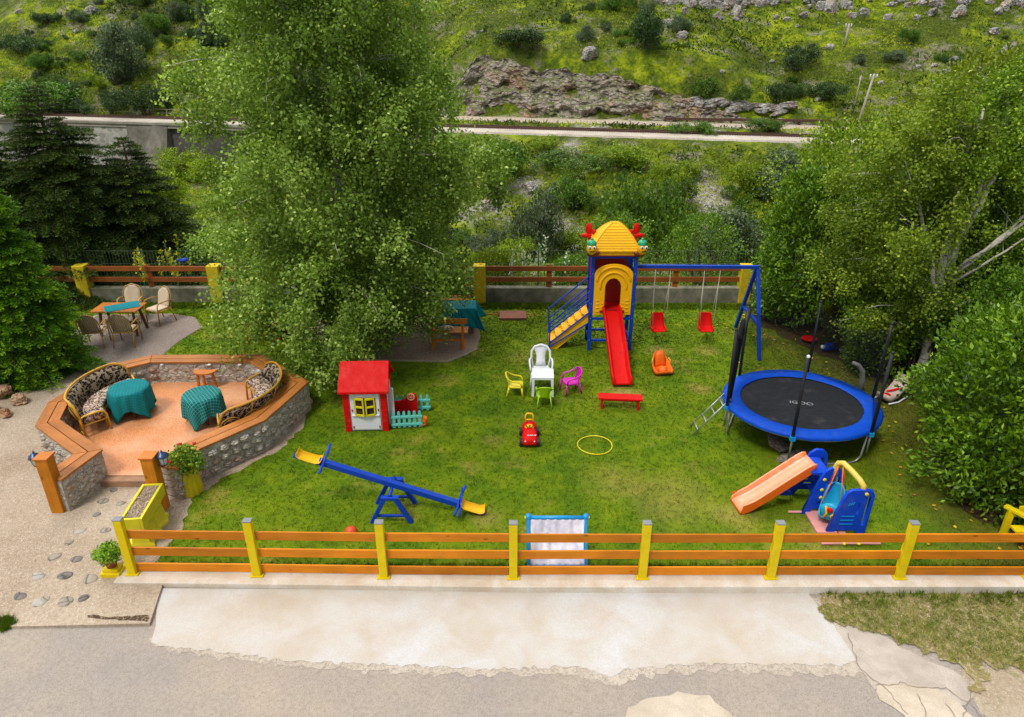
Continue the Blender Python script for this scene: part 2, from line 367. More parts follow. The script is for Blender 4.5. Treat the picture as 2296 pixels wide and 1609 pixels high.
# bare scree patches and the worn path, where they really lie on the slopes
rockm = np.zeros_like(XX); 
for (px, py, r) in ((1580, 420, 2.6), (1590, 445, 2.2), (1575, 398, 1.8), (1105, 462, 2), (1190, 420, 1.6), (1265, 520, 1.8), (1235, 432, 1.4), (1275, 335, 1.6), (1050, 480, 2), (1600, 300, 2), (1265, 560, 1.5), (1820, 296, 2.3), (1330, 285, 2)):
    h = hit(px, py); rockm = np.maximum(rockm, 1-ss(.5, 1.25, np.hypot((XX-h[0]), (YY-h[1])*.75)/r+fbm(XX, YY, 2)*.9))
sR = YY-yrail(XX)
pathm = ss(6.0, 6.6, sR+fbm(XX, YY, 3)*.8)*(1-ss(11.0, 11.8, sR+fbm(XX, YY, 3)*.8))*ss(-26, -18, XX)
vv = np.stack([XX, YY, ZZ], -1).reshape(-1, 3)
m = NM('hillside_turf'); co = m.co(False)
a = m.noise(co, .09, 6, .65, .3); b = m.noise(co, .55, 6, .7, .4); c_ = m.noise(co, 3.2, 4, .7); d_ = m.vor(co, .34); e_ = m.noise(co, .22, 6, .7)
col = m.ramp(b, [(.30, lin(52, 76, 16, .75)), (.45, lin(98, 120, 22, .85)), (.58, lin(146, 160, 26, .9)), (.75, lin(180, 184, 56, .95))])
col = m.mix(m.ramp(a, [(.40, .0), (.55, .9)]), col, m.ramp(c_, [(.3, lin(44, 66, 22, .5)), (.7, lin(104, 116, 44, .75))]))
col = m.mix(m.ramp(c_, [(.35, .55), (.5, 0.)]), col, lin(36, 58, 20, .6))
col = m.mix(m.ramp(e_, [(.54, 0.), (.62, .6)]), col, m.ramp(c_, [(.3, lin(120, 108, 84, .7)), (.7, lin(178, 172, 160, .8))]))
at = m.n('Attribute', attribute_name='scree'); scree = m.ramp(m.noise(co, 2.4, 8, .75), [(.3, lin(70, 62, 52)), (.48, lin(140, 134, 126)), (.7, lin(196, 192, 188))])
col = m.mix(at.outputs['Fac'], col, scree)
at2 = m.n('Attribute', attribute_name='track'); col = m.mix(at2.outputs['Fac'], col, m.ramp(c_, [(.3, lin(150, 136, 116)), (.7, lin(196, 184, 168))]))
geo = m.n('NewGeometry'); sep = m.n('SeparateXYZ'); m.l(geo.outputs['True Normal'], sep.inputs[0])
col = m.mix(m.ramp(sep.outputs[2], [(.40, .85), (.56, 0.)]), col, m.ramp(m.noise(co, .9, 9, .75, .8), [(.3, lin(62, 50, 40)), (.5, lin(132, 112, 92)), (.72, lin(178, 168, 156))]))
m.bump(m.mix(.5, b, c_), .9, .5); TURFHILL = m.fin(col, .95, .1)
npmesh('ground', vv, F, TURFHILL, smooth=True, attrs={'scree': rockm.ravel(), 'track': pathm.ravel()}, kind='structure')

# ---- leaf-clump prototypes for hillside shrubs
def clumps(n_cl, n_leaf, shape, csize, L, W, droop=0.0):
    """leaves gathered in clumps spread through a crown volume; shape(u)->keeps point, scaled unit ball"""
    c = rng.normal(size=(n_cl, 3)); c = unit(c)*rng.random((n_cl, 1))**.42; c = shape(c)
    k = rng.integers(0, n_cl, n_leaf); p = c[k]+rng.normal(size=(n_leaf, 3))*csize
    d = rng.normal(size=(n_leaf, 3))+np.array([0, 0, .35-droop*2]); 
    sh = rng.random(n_cl)[k]*.65+rng.random(n_leaf)*.35
    v, f = leafquads(p, d, L*(.6+.8*rng.random(n_leaf)), W*(.6+.8*rng.random(n_leaf)))
    return v, f, np.repeat(sh, 4)
SH = {'dark': foliage('dark_shrub_leaves', lin(22, 38, 18), lin(52, 78, 34), lin(86, 112, 52)),
      'mid': foliage('green_shrub_leaves', lin(34, 58, 12), lin(74, 108, 22), lin(116, 150, 40)),
      'bright': foliage('bright_shrub_leaves', lin(62, 88, 6), lin(118, 144, 14), lin(170, 186, 34)),
      'grey': foliage('grey_green_leaves', lin(38, 54, 34), lin(84, 102, 72), lin(132, 146, 112))}
protos = {}
def shrub_proto(kind, var):
    key = (kind, var)
    if key in protos: return protos[key]
    lob = rng.normal(size=(5, 3))*np.array([.45, .45, .3]) if var else rng.normal(size=(9, 3))*np.array([.5, .5, .22])
    lob[:, 2] = np.abs(lob[:, 2])+.45
    def shape(c):
        q = lob[rng.integers(0, len(lob), len(c))]; o = q+c*np.array([.5, .5, .42]); o[:, 2] = np.maximum(o[:, 2], .03); return o
    v, f, r = clumps(300, 6500, shape, .07, .075, .045)
    me_o = npmesh('crown', v, f, SH[kind], rnd=r)
    me = me_o.data; bpy.data.objects.remove(me_o); protos[key] = me; return me
ST = MB()
for k in range(5):
    a_ = k*1.3; ST.tube([(.03*math.cos(a_), .03*math.sin(a_), -.25), (.15*math.cos(a_), .15*math.sin(a_), .25), (.36*math.cos(a_), .36*math.sin(a_), .6)], [.035, .025, .008], 5)
sto = ST.build('stem', BARKD); STEM = sto.data; bpy.data.objects.remove(sto)
def shrub(loc, w, h, kind, label, group, cat='shrub', name='hillside_shrub'):
    t = thing(name, label, cat, loc, random.uniform(0, 6.28), group); t.scale = (w/2, w/2, h/1.35)
    for nme, me in (('crown', shrub_proto(kind, random.randint(0, 3))), ('stem', STEM)):
        o = bpy.data.objects.new(nme, me); COL.objects.link(o); o.parent = t
    return t
def shrub_px(x, y, wpx, hpx, kind, label, **kw):
    X, Y, Z = hit(x, y); dep = Y*math.cos(TH)-(Z-CH)*math.sin(TH); shrub((X, Y, Z-.2), wpx*dep/FO, hpx*dep/FO*1.05, kind, label, kw.get('group'), kw.get('cat', 'shrub'), kw.get('name', 'hillside_shrub'))
KN = {'dark': 'dark green', 'mid': 'mid green', 'bright': 'yellow green', 'grey': 'grey green'}
def placeholder_ok(X, Y):
    s = Y-float(yrail(X)); return not (-6 < s < 3.2) and not (s > 3.2 and s < 12.5 and X > -24) and not (X < -30 and -8 < s < -2)
SPEC = [(1143, 398, 125, 92, 'mid', 'mid green round bush below the railway just right of the tall birch'),
 (1205, 575, 120, 150, 'grey', 'dark grey green rounded bush in the valley left of the play tower'),
 (1130, 610, 120, 85, 'bright', 'yellowish loose bush behind the back fence near the yellow pillar'),
 (1425, 590, 200, 225, 'mid', 'largest light green bushy tree directly behind the play tower roof'),
 (1605, 600, 195, 140, 'grey', 'dark leafy shrub with pale flecks behind the swing beam'),
 (1675, 440, 105, 80, 'bright', 'bright green bush right of the pale scree patch'),
 (1765, 445, 150, 95, 'grey', 'broad grey green bush below the railway, right of the scree patch'),
 (1400, 372, 130, 50, 'bright', 'low bright bush under the rail embankment behind the tower'),
 (1290, 378, 150, 45, 'mid', 'low wide bush just below the rail ballast, left of the tower roof'),
 (1530, 400, 110, 50, 'bright', 'low yellow green bush above the pale scree patch'),
 (1500, 480, 90, 75, 'mid', 'mid green bush left of the pale scree patch'),
 (1280, 470, 110, 75, 'mid', 'bush on the slope between the rocky outcrops behind the fence'),
 (260, 190, 130, 120, 'grey', 'largest blue green shrub cluster on the upper left hillside'),
 (120, 255, 190, 75, 'mid', 'wide bush right above the railway at the far left'),
 (330, 262, 110, 70, 'dark', 'dark bush beside the railway handrail on the left'),
 (45, 120, 90, 45, 'dark', 'small dark bush high on the left edge of the hillside'),
 (380, 480, 150, 110, 'bright', 'bright green bush at the foot of the retaining wall'),
 (430, 400, 130, 70, 'bright', 'yellow green bush below the dark concrete wall section'),
 (350, 570, 120, 90, 'mid', 'round bush behind the back fence, right of the dark spruce'),
 (430, 590, 130, 100, 'grey', 'pale flowering bush behind the left span of the back fence'),
 (1160, 105, 110, 45, 'dark', 'dark bush on the hill above the left end of the rock cutting'),
 (1450, 110, 105, 95, 'dark', 'tall dark bush on the hill above the middle of the rock cutting'),
 (1785, 160, 95, 60, 'dark', 'dark round bush in the yellow grass on the upper right hillside'),
 (1570, 225, 75, 50, 'mid', 'mid green bush over the right end of the rock cutting'),
 (1660, 232, 70, 40, 'mid', 'small bush above the small rock outcrops by the rail barrier'),
 (1745, 235, 75, 50, 'dark', 'dark bush above the rusty rail barrier, left of the pole'),
 (1850, 225, 90, 42, 'dark', 'dark low bush just left of the leaning pole'),
 (1545, 302, 80, 36, 'mid', 'leafy bush growing in front of the rusty rail barrier'),
 (1720, 298, 85, 30, 'mid', 'second bush in front of the rusty rail barrier, near the pole'),
 (1700, 560, 130, 110, 'mid', 'green bush between the flecked shrub and the glossy laurel')]
for q in SPEC: shrub_px(*q)
# background bushes spread over both slopes
for low, want in ((True, 72), (False, 192)):
    cnt = 0; tries = 0
    while cnt < want and tries < 12000:
        tries += 1
        X = random.uniform(-90, 95); Y = random.uniform(58, 100) if low else random.uniform(98, 160)
        s = Y-float(yrail(X))
        if (s < 0) != low or not placeholder_ok(X, Y) or abs(X) > Y*.78+6 or s > (42 if X < 0 else 36): continue
        if not low and float(cutting(X)) > .4 and 12 < s < 19.5: continue
        if float(fbm(X, Y, 18, 3)) < (-.35 if low else -.10)+random.uniform(-.2, .2): continue
        k = random.choices(['dark', 'mid', 'bright', 'grey'], [2, 3, 3, 1.6] if low else [4, 3, .8, 2.4])[0]
        wd = random.uniform(2.2, 4.6) if low else random.choice([random.uniform(1.3, 2.6), random.uniform(2.2, 4.8)])
        ht = wd*random.uniform(.5, .85)
        if low and s > -14: ht = min(ht, 1.5)
        zone = 'valley bank below the railway' if low else ('hillside far above the railway' if s > 30 else 'hillside just above the railway')
        side = 'left' if X < -25 else ('right' if X > 25 else 'middle')
        shrub((X, Y, float(height(X, Y))-.15), wd, ht, k, f'{KN[k]} shrub among others on the {zone}, {side} part', f'{KN[k]} shrubs scattered over the {side} {zone}')
        cnt += 1
# low scrub and long grass, uncountable
N = 210000
X = rng.uniform(-95, 95, N); Y = rng.uniform(22, 158, N); s_ = Y-yrail(X)
keep = (np.abs(X) < Y*.80+4) & ~((s_ > -5.2) & (s_ < 3)) & ~((s_ > 5.9) & (s_ < 11.8) & (X > -24)) & ~((X < -31) & (s_ > -8) & (s_ < 0))
keep &= rng.random(N) < np.where(s_ > 3, .30+.9*np.clip(fbm(X, Y, 7, 3)+.25, 0, 1), .85)
keep &= ~((cutting(X) > .5) & (s_ > 12) & (s_ < 20)) 
X = X[keep]; Y = Y[keep]; Z = height(X, Y); n = len(X); rk = np.zeros(n)
sz = np.where(Y < 30, .10, np.where(s_[keep] > 3, .30, .26))*(.5+rng.random(n)); 
c = np.stack([X, Y, Z], 1); c = np.repeat(c, 3, 0)+rng.normal(size=(3*n, 3))*np.repeat(sz, 3)[:, None]*np.array([.8, .8, .25]); sz3 = np.repeat(sz, 3)
d = rng.normal(size=(3*n, 3))*np.array([1, 1, .5])+np.array([0, 0, .9])
v, f = leafquads(c, d, sz3*(.8+.8*rng.random(3*n)), sz3*.5)
npmesh('undergrowth', v, f, foliage('scrub_leaves', lin(38, 58, 14), lin(104, 124, 24), lin(164, 174, 54), .25, .7, .12), rnd=np.repeat(np.clip(np.repeat(fbm(X, Y, 9, 3)*1.3+fbm(X+9, Y, 2.5, 2)*.8+.36, 3)+rng.normal(size=3*n)*.16, 0, 1), 4), kind='stuff')

# ---- railway
def railpt(X, s, z): k = 1/math.hypot(1, .2043); return (X+.2043*s*k, float(yrail(X))+s*k, z)
BALL = gravelly('ballast', lin(196, 188, 174), lin(170, 160, 146), lin(112, 98, 86), 9, .8, .25)
b = MB(); xsr = list(range(-95, 96, 5))
b.loft([[railpt(x, -3.6, ZR-.6), railpt(x, -3.1, ZR+.12), railpt(x, 1.9, ZR+.16), railpt(x, 2.6, ZR-.4)] for x in xsr], close=False, caps=False)
b.build('railway_ballast', BALL, kind='structure')
RUST = plastic('rusty_steel', (.09, .045, .03, 1), .7, .4)
t = thing('railway_track', 'rusty single railway track on pale ballast crossing the valley side', 'railway track', (0, 101.9, ZR))
for sd_ in (.3, 1.65):
    m = MB()
    for i in range(len(xsr)-1):
        a = Vector(railpt(xsr[i], sd_, .28))-Vector((0, 101.9, 0)); q = Vector(railpt(xsr[i+1], sd_, .28))-Vector((0, 101.9, 0)); m.bar(a, q, .13, .2)
    m.build('rail', RUST, t)
m = MB()
for k in range(-300, 301):
    x = k*.31; a = Vector(railpt(x, -.2, .13))-Vector((0, 101.9, 0)); q = Vector(railpt(x, 2.15, .13))-Vector((0, 101.9, 0)); m.bar(a, q, .12, .08)
m.build('sleepers', wood('sleeper_wood', (.24, .18, .14, 1), .5, 1, .9), t, kind='stuff')
# retaining wall: rubble wing and a darker recessed concrete section, built on the rail line
t = thing('retaining_wall', 'tall grey retaining wall carrying the railway on the left', 'retaining wall', (0, 0, 0))
m = MB(); m.loft([[railpt(x, -4.6+ (0 if x < -47.5 else .7), ZR-8.5), railpt(x, -3.3+(0 if x < -47.5 else .5), ZR+.02), railpt(x, -2.6, ZR+.06), railpt(x, -2.5, ZR-8.5)] for x in (-95, -70, -56)]); m.build('stone_face', masonry('squared_masonry', 1.0, lin(190, 188, 182), lin(116, 114, 108)), t)
m = MB(); m.loft([[railpt(x, sb, ZR-9), railpt(x, st_, ZR+.1), railpt(x, -2.3, ZR+.1), railpt(x, -2.3, ZR-9)] for x, sb, st_ in ((-55.98, -4.9, -3.5), (-51.5, -7.5, -3.6), (-49.4, -6.5, -3.4))]); m.build('buttress', concrete('weathered_concrete', lin(138, 132, 122), lin(104, 100, 92), .5, 12), t)
m = MB(); m.loft([[railpt(x, -3.6, ZR-8.5), railpt(x, -3.0, ZR-.2), railpt(x, -2.35, ZR-.2), railpt(x, -2.35, ZR-8.5)] for x in (-49.38, -42, -33)]); m.build('concrete_face', concrete('dark_concrete', lin(104, 100, 96), lin(74, 72, 68), .5, 12), t)
m = MB(); m.loft([[railpt(x, -3.75, ZR-.19), railpt(x, -3.75, ZR+.13), railpt(x, -2.7, ZR+.13), railpt(x, -2.7, ZR-.19)] for x in (-95, -70, -49, -33)]); m.build('coping', concrete('pale_coping', lin(170, 162, 150), lin(140, 134, 124), .5, 12), t)
t = thing('handrail', 'thin metal handrail beyond the railway at the left', 'railing', (0, 0, 0))
m = MB()
for x in range(-72, -48, 3): m.bar(railpt(x, 3.4, ZR-.2), railpt(x, 3.4, ZR+1.15), .09)
for z in (.6, 1.15): m.bar(railpt(-73, 3.4, ZR+z), railpt(-49, 3.4, ZR+z), .07)
m.build('rails', plastic('weathered_pipe', (.3, .26, .2, 1), .6), t)
# rusty barrier beside the path
t = thing('rail_barrier', 'long low rusty barrier beam along the far path', 'barrier', (0, 0, 0))
for x in range(20, 62, 3): m = MB(); m.bar(railpt(x, 10.6, ZR), railpt(x, 10.6, ZR+.8), .22); m.build('post', RUST, t)
m = MB(); m.bar(railpt(20, 10.5, ZR+.75), railpt(62, 10.5, ZR+1.25), .2, .34); m.build('beam', RUST, t)
# poles
POLEM = plastic('pale_pole', (.42, .38, .32, 1), .7)
def pole(x, y, hgt, lean, label):
    X, Y, Z = hit(x, y); t = thing('utility_pole', label, 'utility pole', (X, Y, Z-.3))
    m = MB(); m.tube([(0, 0, 0), (lean, 0, hgt)], [.19, .13], 8); m.build('shaft', POLEM, t)
    m = MB(); m.bar((lean*.97-.55, 0, hgt*.93), (lean*.97+.5, 0, hgt*.96), .14); m.build('crossarm', POLEM, t)
    m = MB()
    for q in (-.45, 0, .42): m.lathe([(.05, 0), (.12, .1), (.08, .2), (.13, .3), (.04, .4)], 8, (lean+q, 0, hgt*.95))
    m.build('insulators', WHITE, t)
    if hgt > 5: m = MB(); m.tube([(-.9, 0, hgt*.45), (-.75, 0, hgt*.99)], .07, 6); m.build('stay', POLEM, t)
pole(1921, 285, 7.0, .95, 'tall pale leaning pole standing beside the rusty barrier')
pole(1893, 106, 3.4, .1, 'short pale pole with crossarm high on the right hillside')
pole(12, 258, 4.0, -.3, 'short pole at the left edge beside the railway')
# rock cutting: a displaced face on the hill's steep foot
nu, nv = 190, 56
U, V_ = np.meshgrid(np.linspace(-17, 48, nu), np.linspace(0, 1, nv)); k = cutting(U); 
hgt = (1.0+6.0*ss(-14, -6, U)*(1-ss(10, 34, U)))*ss(-17, -9, U)*(1-ss(36, 46, U))*(1+.35*fbm(U, U*0, 9)+.16*fbm(U, U*0+9, 1.7))
base = yrail(U)+12.0
Xr = U+.2*(V_*4); ly = fbm(U*1.0+V_*hgt*.9, V_*hgt*1.9-U*.5, 2.4, 6); ly2 = fbm(U, V_*hgt, 7, 3)
Yr = base+V_*hgt*.70+(ly*1.3+ly2*1.2)*1.0-.5; Zr = ZR+.1+V_*hgt+fbm(U, V_*5, 1.5, 3)*.5
bad = np.round(ly*4+fbm(U, V_*hgt, 1.2, 3)*2)/4; Yr = Yr+bad*.8
# close over the top, back into the hill
Xt = Xr[-1]; Yt = Yr[-1]+3.5; Zt = np.minimum(Zr[-1]-.4, height(Xt, Yt)-.5)
Vs = np.concatenate([np.stack([Xr, Yr, Zr], -1).reshape(-1, 3), np.stack([Xt, Yt, Zt], -1)])
ii = np.arange((nv+1)*nu).reshape(nv+1, nu)
npmesh('rock_face', Vs, np.stack([ii[:-1, :-1], ii[:-1, 1:], ii[1:, 1:], ii[1:, :-1]], -1).reshape(-1, 4), ROCKB, kind='structure')
# boulders
def rock_mesh(seed, n=4):
    import bmesh
    bm = bmesh.new(); bmesh.ops.create_icosphere(bm, subdivisions=n, radius=1); r = np.random.default_rng(seed)
    pl = unit(r.normal(size=(9, 3))); dd = .55+.35*r.random(9); off = r.random(3)*20
    for v in bm.verts:
        p = np.array(v.co)
        for q, e in zip(pl, dd):
            k = p@q
            if k > e: p = p-(k-e)*q*.9
        p = p*(1+.16*float(vn(p[0]*2.5+off[0], p[1]*2.5+p[2]*2+off[1]))); p = p*(1-.10*abs(float(vn(p[0]*6+off[2], p[1]*6-p[2]*5))))*(1+.07*round(float(vn(p[0]*3.5, p[2]*3.5+off[1]))*4)); v.co = p*np.array([1, .8, .72])
    me = bpy.data.meshes.new('boulder'); bm.to_mesh(me); bm.free(); me.materials.append(ROCK); return me
RK = [rock_mesh(s) for s in range(6)]
def boulder(loc, r, label, group=None, name='boulder', mi=None, mat=None, sq=(1, 1, 1)):
    me = RK[mi if mi is not None else random.randrange(6)]
    if mat: 
        key = (me.name, mat.name)
        if key not in protos: protos[key] = me.copy(); protos[key].materials[0] = mat
        me = protos[key]
    o = bpy.data.objects.new(name, me); COL.objects.link(o); o.location = loc; o.scale = (r*sq[0], r*sq[1], r*sq[2]); o.rotation_euler = (random.uniform(-.3, .3), random.uniform(-.3, .3), random.uniform(0, 6.3))
    return tag(o, label, 'rock', group)
for (x, y, r, lb) in ((2135, 142, 1.1, 'pale boulder high on the right hillside'), (2203, 160, 1.15, 'rounded pale boulder right of the other on the upper right hillside'), (2118, 165, .6, 'small pale rock just below the pale boulder'),
    (2268, 118, 1.7, 'broad grey rock at the right edge of the hill'), (205, 30, 1.5, 'white rock near the top of the left hillside'), (45, 30, 1.0, 'tall white rock at the top left corner'), (250, 45, .5, 'small white rock beside the larger one top left'),
    (170, 75, .7, 'white rock in the grass on the upper left hillside'), (110, 45, .7, 'pair of low white rocks upper left'), (1500, 60, 1.3, 'grey rock below the outcrop on the top middle hillside'), (1530, 85, 1.1, 'grey angular rock above the cutting'), (1345, 60, .5, 'small pale rock in the bright grass top middle'),
    (1800, 40, 1.0, 'pale rock near the top, left of the cliff band'), (1775, 125, .5, 'small rock by the dark round bush'), (1860, 110, .8, 'flat pale rock in the yellow grass upper right'), (1320, 130, 1.6, 'pale ledge of rock on top of the cutting'), (2230, 75, 1.0, 'grey rock under the cliff band at right'),
    (1100, 470, 1.3, 'white rock at the edge of the tall birch crown'), (1190, 430, 1.2, 'brown slab of rock on the valley bank'), (1240, 440, 1.0, 'dark slab of rock with a fallen log shape'), (1120, 580, .5, 'white stone behind the back fence')):
    X, Y, Z = hit(x, y); boulder((X, Y, Z+.1*r), r, lb)
for k in range(72):
    x = random.uniform(1490, 2296) if k > 6 else random.uniform(1470, 1640); y = random.uniform(0, 48)*(.4 if random.random() < .5 else 1) if k > 6 else random.uniform(5, 55)
    X, Y, Z = hit(x, max(y, 0)); boulder((X, Y, Z), random.uniform(.5, 1.0)*random.choice([1, 1.7]), 'grey limestone crag of the cliff band along the top edge', 'limestone crags along the top of the hill', 'crag', sq=(random.uniform(.7, 1.8), 1, random.uniform(.8, 1.9)))
for k in range(18):
    x = 1525+k*14+random.uniform(-8, 8); X, Y, Z = hit(x, 240+k*.8+random.uniform(-8, 8)); boulder((X, Y, Z+.2), random.uniform(.8, 1.6), 'grey brown slab of the outcrop above the rusty barrier', 'rock slabs above the rusty barrier', 'rock_slab', sq=(1.7, .8, .6))
for k in range(70):
    X = random.uniform(-80, 90); Y = yrail(X)+random.uniform(14, 50)
    if abs(X) > Y*.75: continue
    boulder((X, Y, float(height(X, Y))), random.uniform(.2, .62), 'small pale stone lying in the hillside grass', 'small pale stones in the hillside grass', 'hillside_stone')

# ================================================================== YARD GROUND
def lawnmat(name, dry=1.0):
    m = NM(name); co = m.co(False)
    a = m.noise(co, .38, 6, .6); b = m.noise(co, 1.4, 8, .72); c = m.noise(co, 45, 3, .7); e = m.noise(co, .8, 7, .68); g = m.noise(co, 7, 5, .7)
    col = m.ramp(b, [(.30, lin(60, 92, 10, .9)), (.48, lin(86, 116, 12, .92)), (.60, lin(108, 130, 14, .92)), (.75, lin(136, 146, 40, .95))])
    col = m.mix(m.ramp(a, [(.42, 0.), (.66, .5*dry)]), col, lin(124, 138, 12, .88)); col = m.mix(m.ramp(e, [(.56, 0.), (.69, .7*dry)]), col, lin(152, 138, 64, .95))
    col = m.mix(m.ramp(g, [(.34, .25), (.5, 0.)]), col, lin(50, 74, 8, .8)); col = m.mix(m.ramp(c, [(.38, .30), (.5, 0.)]), col, lin(48, 70, 8, .8)); col = m.mix(m.ramp(c, [(.58, 0.), (.75, .4)]), col, lin(156, 162, 52, .9))
    # trodden, dried-out spots where children play, and litter-strewn turf with shade painted in below the shrubs on the right
    for (x, y, r, k) in ((2.55, 14.62, .50, .8), (3.86, 17.0, .42, .6), (5.12, 17.0, .38, .55), (-.45, 10.1, .35, .5), (3.9, 10.1, .5, .5), (2.9, 10.6, 1.0, .35), (1.9, 11.2, .7, .3), (.2, 16.6, .5, .25), (4.4, 14.9, .35, .5), (-.4, 12.6, .3, .3), (5.2, 9.6, .6, .5)):
        sb = m.n('VectorMath', operation='DISTANCE'); m.l(co, sb.inputs[0]); sb.inputs[1].default_value = (x, y, 0); ad = m.n('Math', operation='ADD'); m.l(sb.outputs['Value'], ad.inputs[0])
        nz = m.n('Math', operation='MULTIPLY'); m.l(m.noise(co, 2.2, 6, .75), nz.inputs[0]); nz.inputs[1].default_value = r*1.6; m.l(nz.outputs[0], ad.inputs[1])
        mr = m.n('MapRange'); mr.inputs['From Min'].default_value = r*1.9; mr.inputs['From Max'].default_value = r*.9; mr.inputs['To Min'].default_value = 0; mr.inputs['To Max'].default_value = k; m.l(ad.outputs[0], mr.inputs[0])
        col = m.mix(mr.outputs[0], col, lin(158, 136, 76))
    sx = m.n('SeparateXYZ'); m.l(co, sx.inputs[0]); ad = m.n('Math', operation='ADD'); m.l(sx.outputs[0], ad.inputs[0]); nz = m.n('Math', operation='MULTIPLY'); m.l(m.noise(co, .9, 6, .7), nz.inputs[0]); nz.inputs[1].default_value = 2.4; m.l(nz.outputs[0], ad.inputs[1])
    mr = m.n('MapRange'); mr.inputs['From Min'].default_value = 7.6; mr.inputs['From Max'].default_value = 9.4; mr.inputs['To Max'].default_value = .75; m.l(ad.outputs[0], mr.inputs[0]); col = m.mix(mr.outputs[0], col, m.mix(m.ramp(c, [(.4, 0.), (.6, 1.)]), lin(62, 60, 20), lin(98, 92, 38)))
    m.bump(c, .6, .02); return m.fin(col, .9, .12)
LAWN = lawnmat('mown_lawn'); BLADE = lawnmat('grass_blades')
LAWNP = [(-6.1, 8.5), (13.5, 8.45), (13.5, 20.62), (-16, 20.75), (-16, 13.0), (-12.3, 13.0), (-9.7, 13.0), (-6.2, 12.4), (-6.2, 10.0)]
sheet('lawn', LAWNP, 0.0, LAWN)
DRIVE = gravelly('washed_gravel_concrete', lin(178, 162, 142), lin(146, 126, 104), lin(206, 194, 178), 60, .6, .55, None)
DR = [(-34, 7.55), (-12, 7.62), (-7.2, 7.6), (-5.2, 7.66), (-5.36, 8.44), (-5.6, 8.6), (-5.66, 8.8)]+jag([(-5.64, 9.2), (-5.62, 9.91), (-5.82, 10.61), (-5.42, 11.35), (-4.70, 12.2), (-4.42, 13.1)], .035, .12, (5,))+[(-4.5, 13.6), (-6, 14.6), (-8.4, 14.9)]
DR += [(-9.35, 14.6), (-9.55, 15.3), (-9.3, 16.1), (-9.0, 16.7), (-8.95, 17.6), (-8.7, 18.6), (-9.2, 19.3), (-10, 19.6), (-12.2, 19.5), (-12.2, 17.0), (-11.5, 16.2), (-12.0, 14.6), (-13.5, 13), (-15, 12.4), (-34, 12)]
sheet('driveway', DR, .006, DRIVE, thick=.12)
sheet('soil_bed', [(-34, 12.4), (-15, 12.6), (-13.5, 13.2), (-12.1, 14.6), (-11.6, 16.2), (-12.0, 17.6), (-16, 18), (-34, 18)], .010, gravelly('bark_soil', lin(62, 44, 32), lin(44, 32, 22), lin(96, 72, 54), 40, .8))
ASPH = gravelly('worn_asphalt', lin(150, 144, 140), lin(176, 162, 144), lin(112, 102, 94), 95, .5, .4)
def zroad(x, y): return -.075-.006*x
sheet('road', [(-60, -12), (60, -12), (60, 8.42), (13, 8.42), (-5.4, 8.43), (-5.4, 7.7), (-60, 7.7)], lambda x, y: zroad(x, y) , ASPH)
APRON = concrete('sunbleached_concrete', lin(196, 197, 198), lin(188, 179, 166), .45, 60, .3, lin(178, 158, 132))
ap = [(-5.36, 8.40), (-5.30, 8.1), (-5.12, 7.66), (-5.05, 7.36)]+jag([(-4.95, 7.3), (-4.2, 7.22), (-3.2, 7.06), (-1.6, 6.98), (-.3, 6.93), (.9, 6.98), (1.15, 6.86), (1.3, 6.78), (1.5, 6.92), (2.6, 7.03), (4.5, 7.02)], .022, .05, (10,))+[(4.72, 7.1), (4.66, 7.7), (4.52, 8.41)]
DUST = gravelly('broken_edge_concrete', lin(188, 178, 164), lin(172, 160, 146), lin(128, 118, 108), 38, .8, .9)
sheet('apron_edge', jag([(-5.10, 7.45), (-5.02, 7.27), (-4.2, 7.14), (-3.2, 6.97), (-1.6, 6.86), (-.3, 6.83), (.7, 6.84), (1.15, 6.72), (1.35, 6.66), (1.7, 6.82), (2.6, 6.90), (4.5, 6.84), (5.0, 6.95), (5.2, 7.4), (4.9, 8.3)], .035, .07, (14,)), lambda x, y: zroad(x, y)+.004, DUST)
sheet('concrete_apron', ap, lambda x, y: zroad(x, y)+.008, APRON)
PALE = concrete('pale_patch_concrete', lin(204, 192, 174), lin(184, 170, 150), .8, 50, .3)
def pq(*pts): return [P(x, y, -.08)[:2] for x, y in pts]
sheet('concrete_patch', jag(pq((1410, 1590), (1440, 1572), (1520, 1556), (1590, 1560), (1640, 1600), (1660, 1660), (1400, 1660)), .02, .1), lambda x, y: zroad(x, y)+.006, PALE)
sheet('concrete_patch', jag(pq((1870, 1415), (1905, 1402), (1980, 1425), (2060, 1470), (2140, 1500), (2165, 1520), (2185, 1560), (2150, 1580), (2090, 1540), (2000, 1535), (1960, 1545), (1930, 1500)), .02, .1), lambda x, y: zroad(x, y)+.006, concrete('grey_road_strip', lin(190, 180, 168), lin(168, 156, 144), .9, 60, .5))
sheet('concrete_patch', jag(pq((1965, 1535), (2010, 1531), (2100, 1540), (2150, 1572), (2200, 1625), (2230, 1680), (2090, 1680), (2030, 1600), (1975, 1568)), .02, .1), lambda x, y: zroad(x, y)+.010, PALE)
def crack(pts, wd=.010):
    m = MB(); W = [Vector((*P(x, y, -.08)[:2], 0)) for x, y in pts]; Q = []
    for a, b in zip(W[:-1], W[1:]):
        for j in range(6): q = a.lerp(b, j/6); Q.append(q+Vector((random.uniform(-.02, .02), random.uniform(-.02, .02), 0)))
    vs = []; 
    for i, q in enumerate(Q):
        d = (Q[min(i+1, len(Q)-1)]-Q[max(i-1, 0)]).normalized(); nrm = Vector((-d.y, d.x, 0))*wd*random.uniform(.25, .7)
        for e in (-1, 1): p = q+nrm*e; vs.append((p.x, p.y, zroad(p.x, p.y)+.017))
    m.add(vs, [(2*i, 2*i+1, 2*i+3, 2*i+2) for i in range(len(Q)-1)]); m.build('cracks', plastic('crack_dirt', (.26, .20, .15, 1), .9), kind='structure')
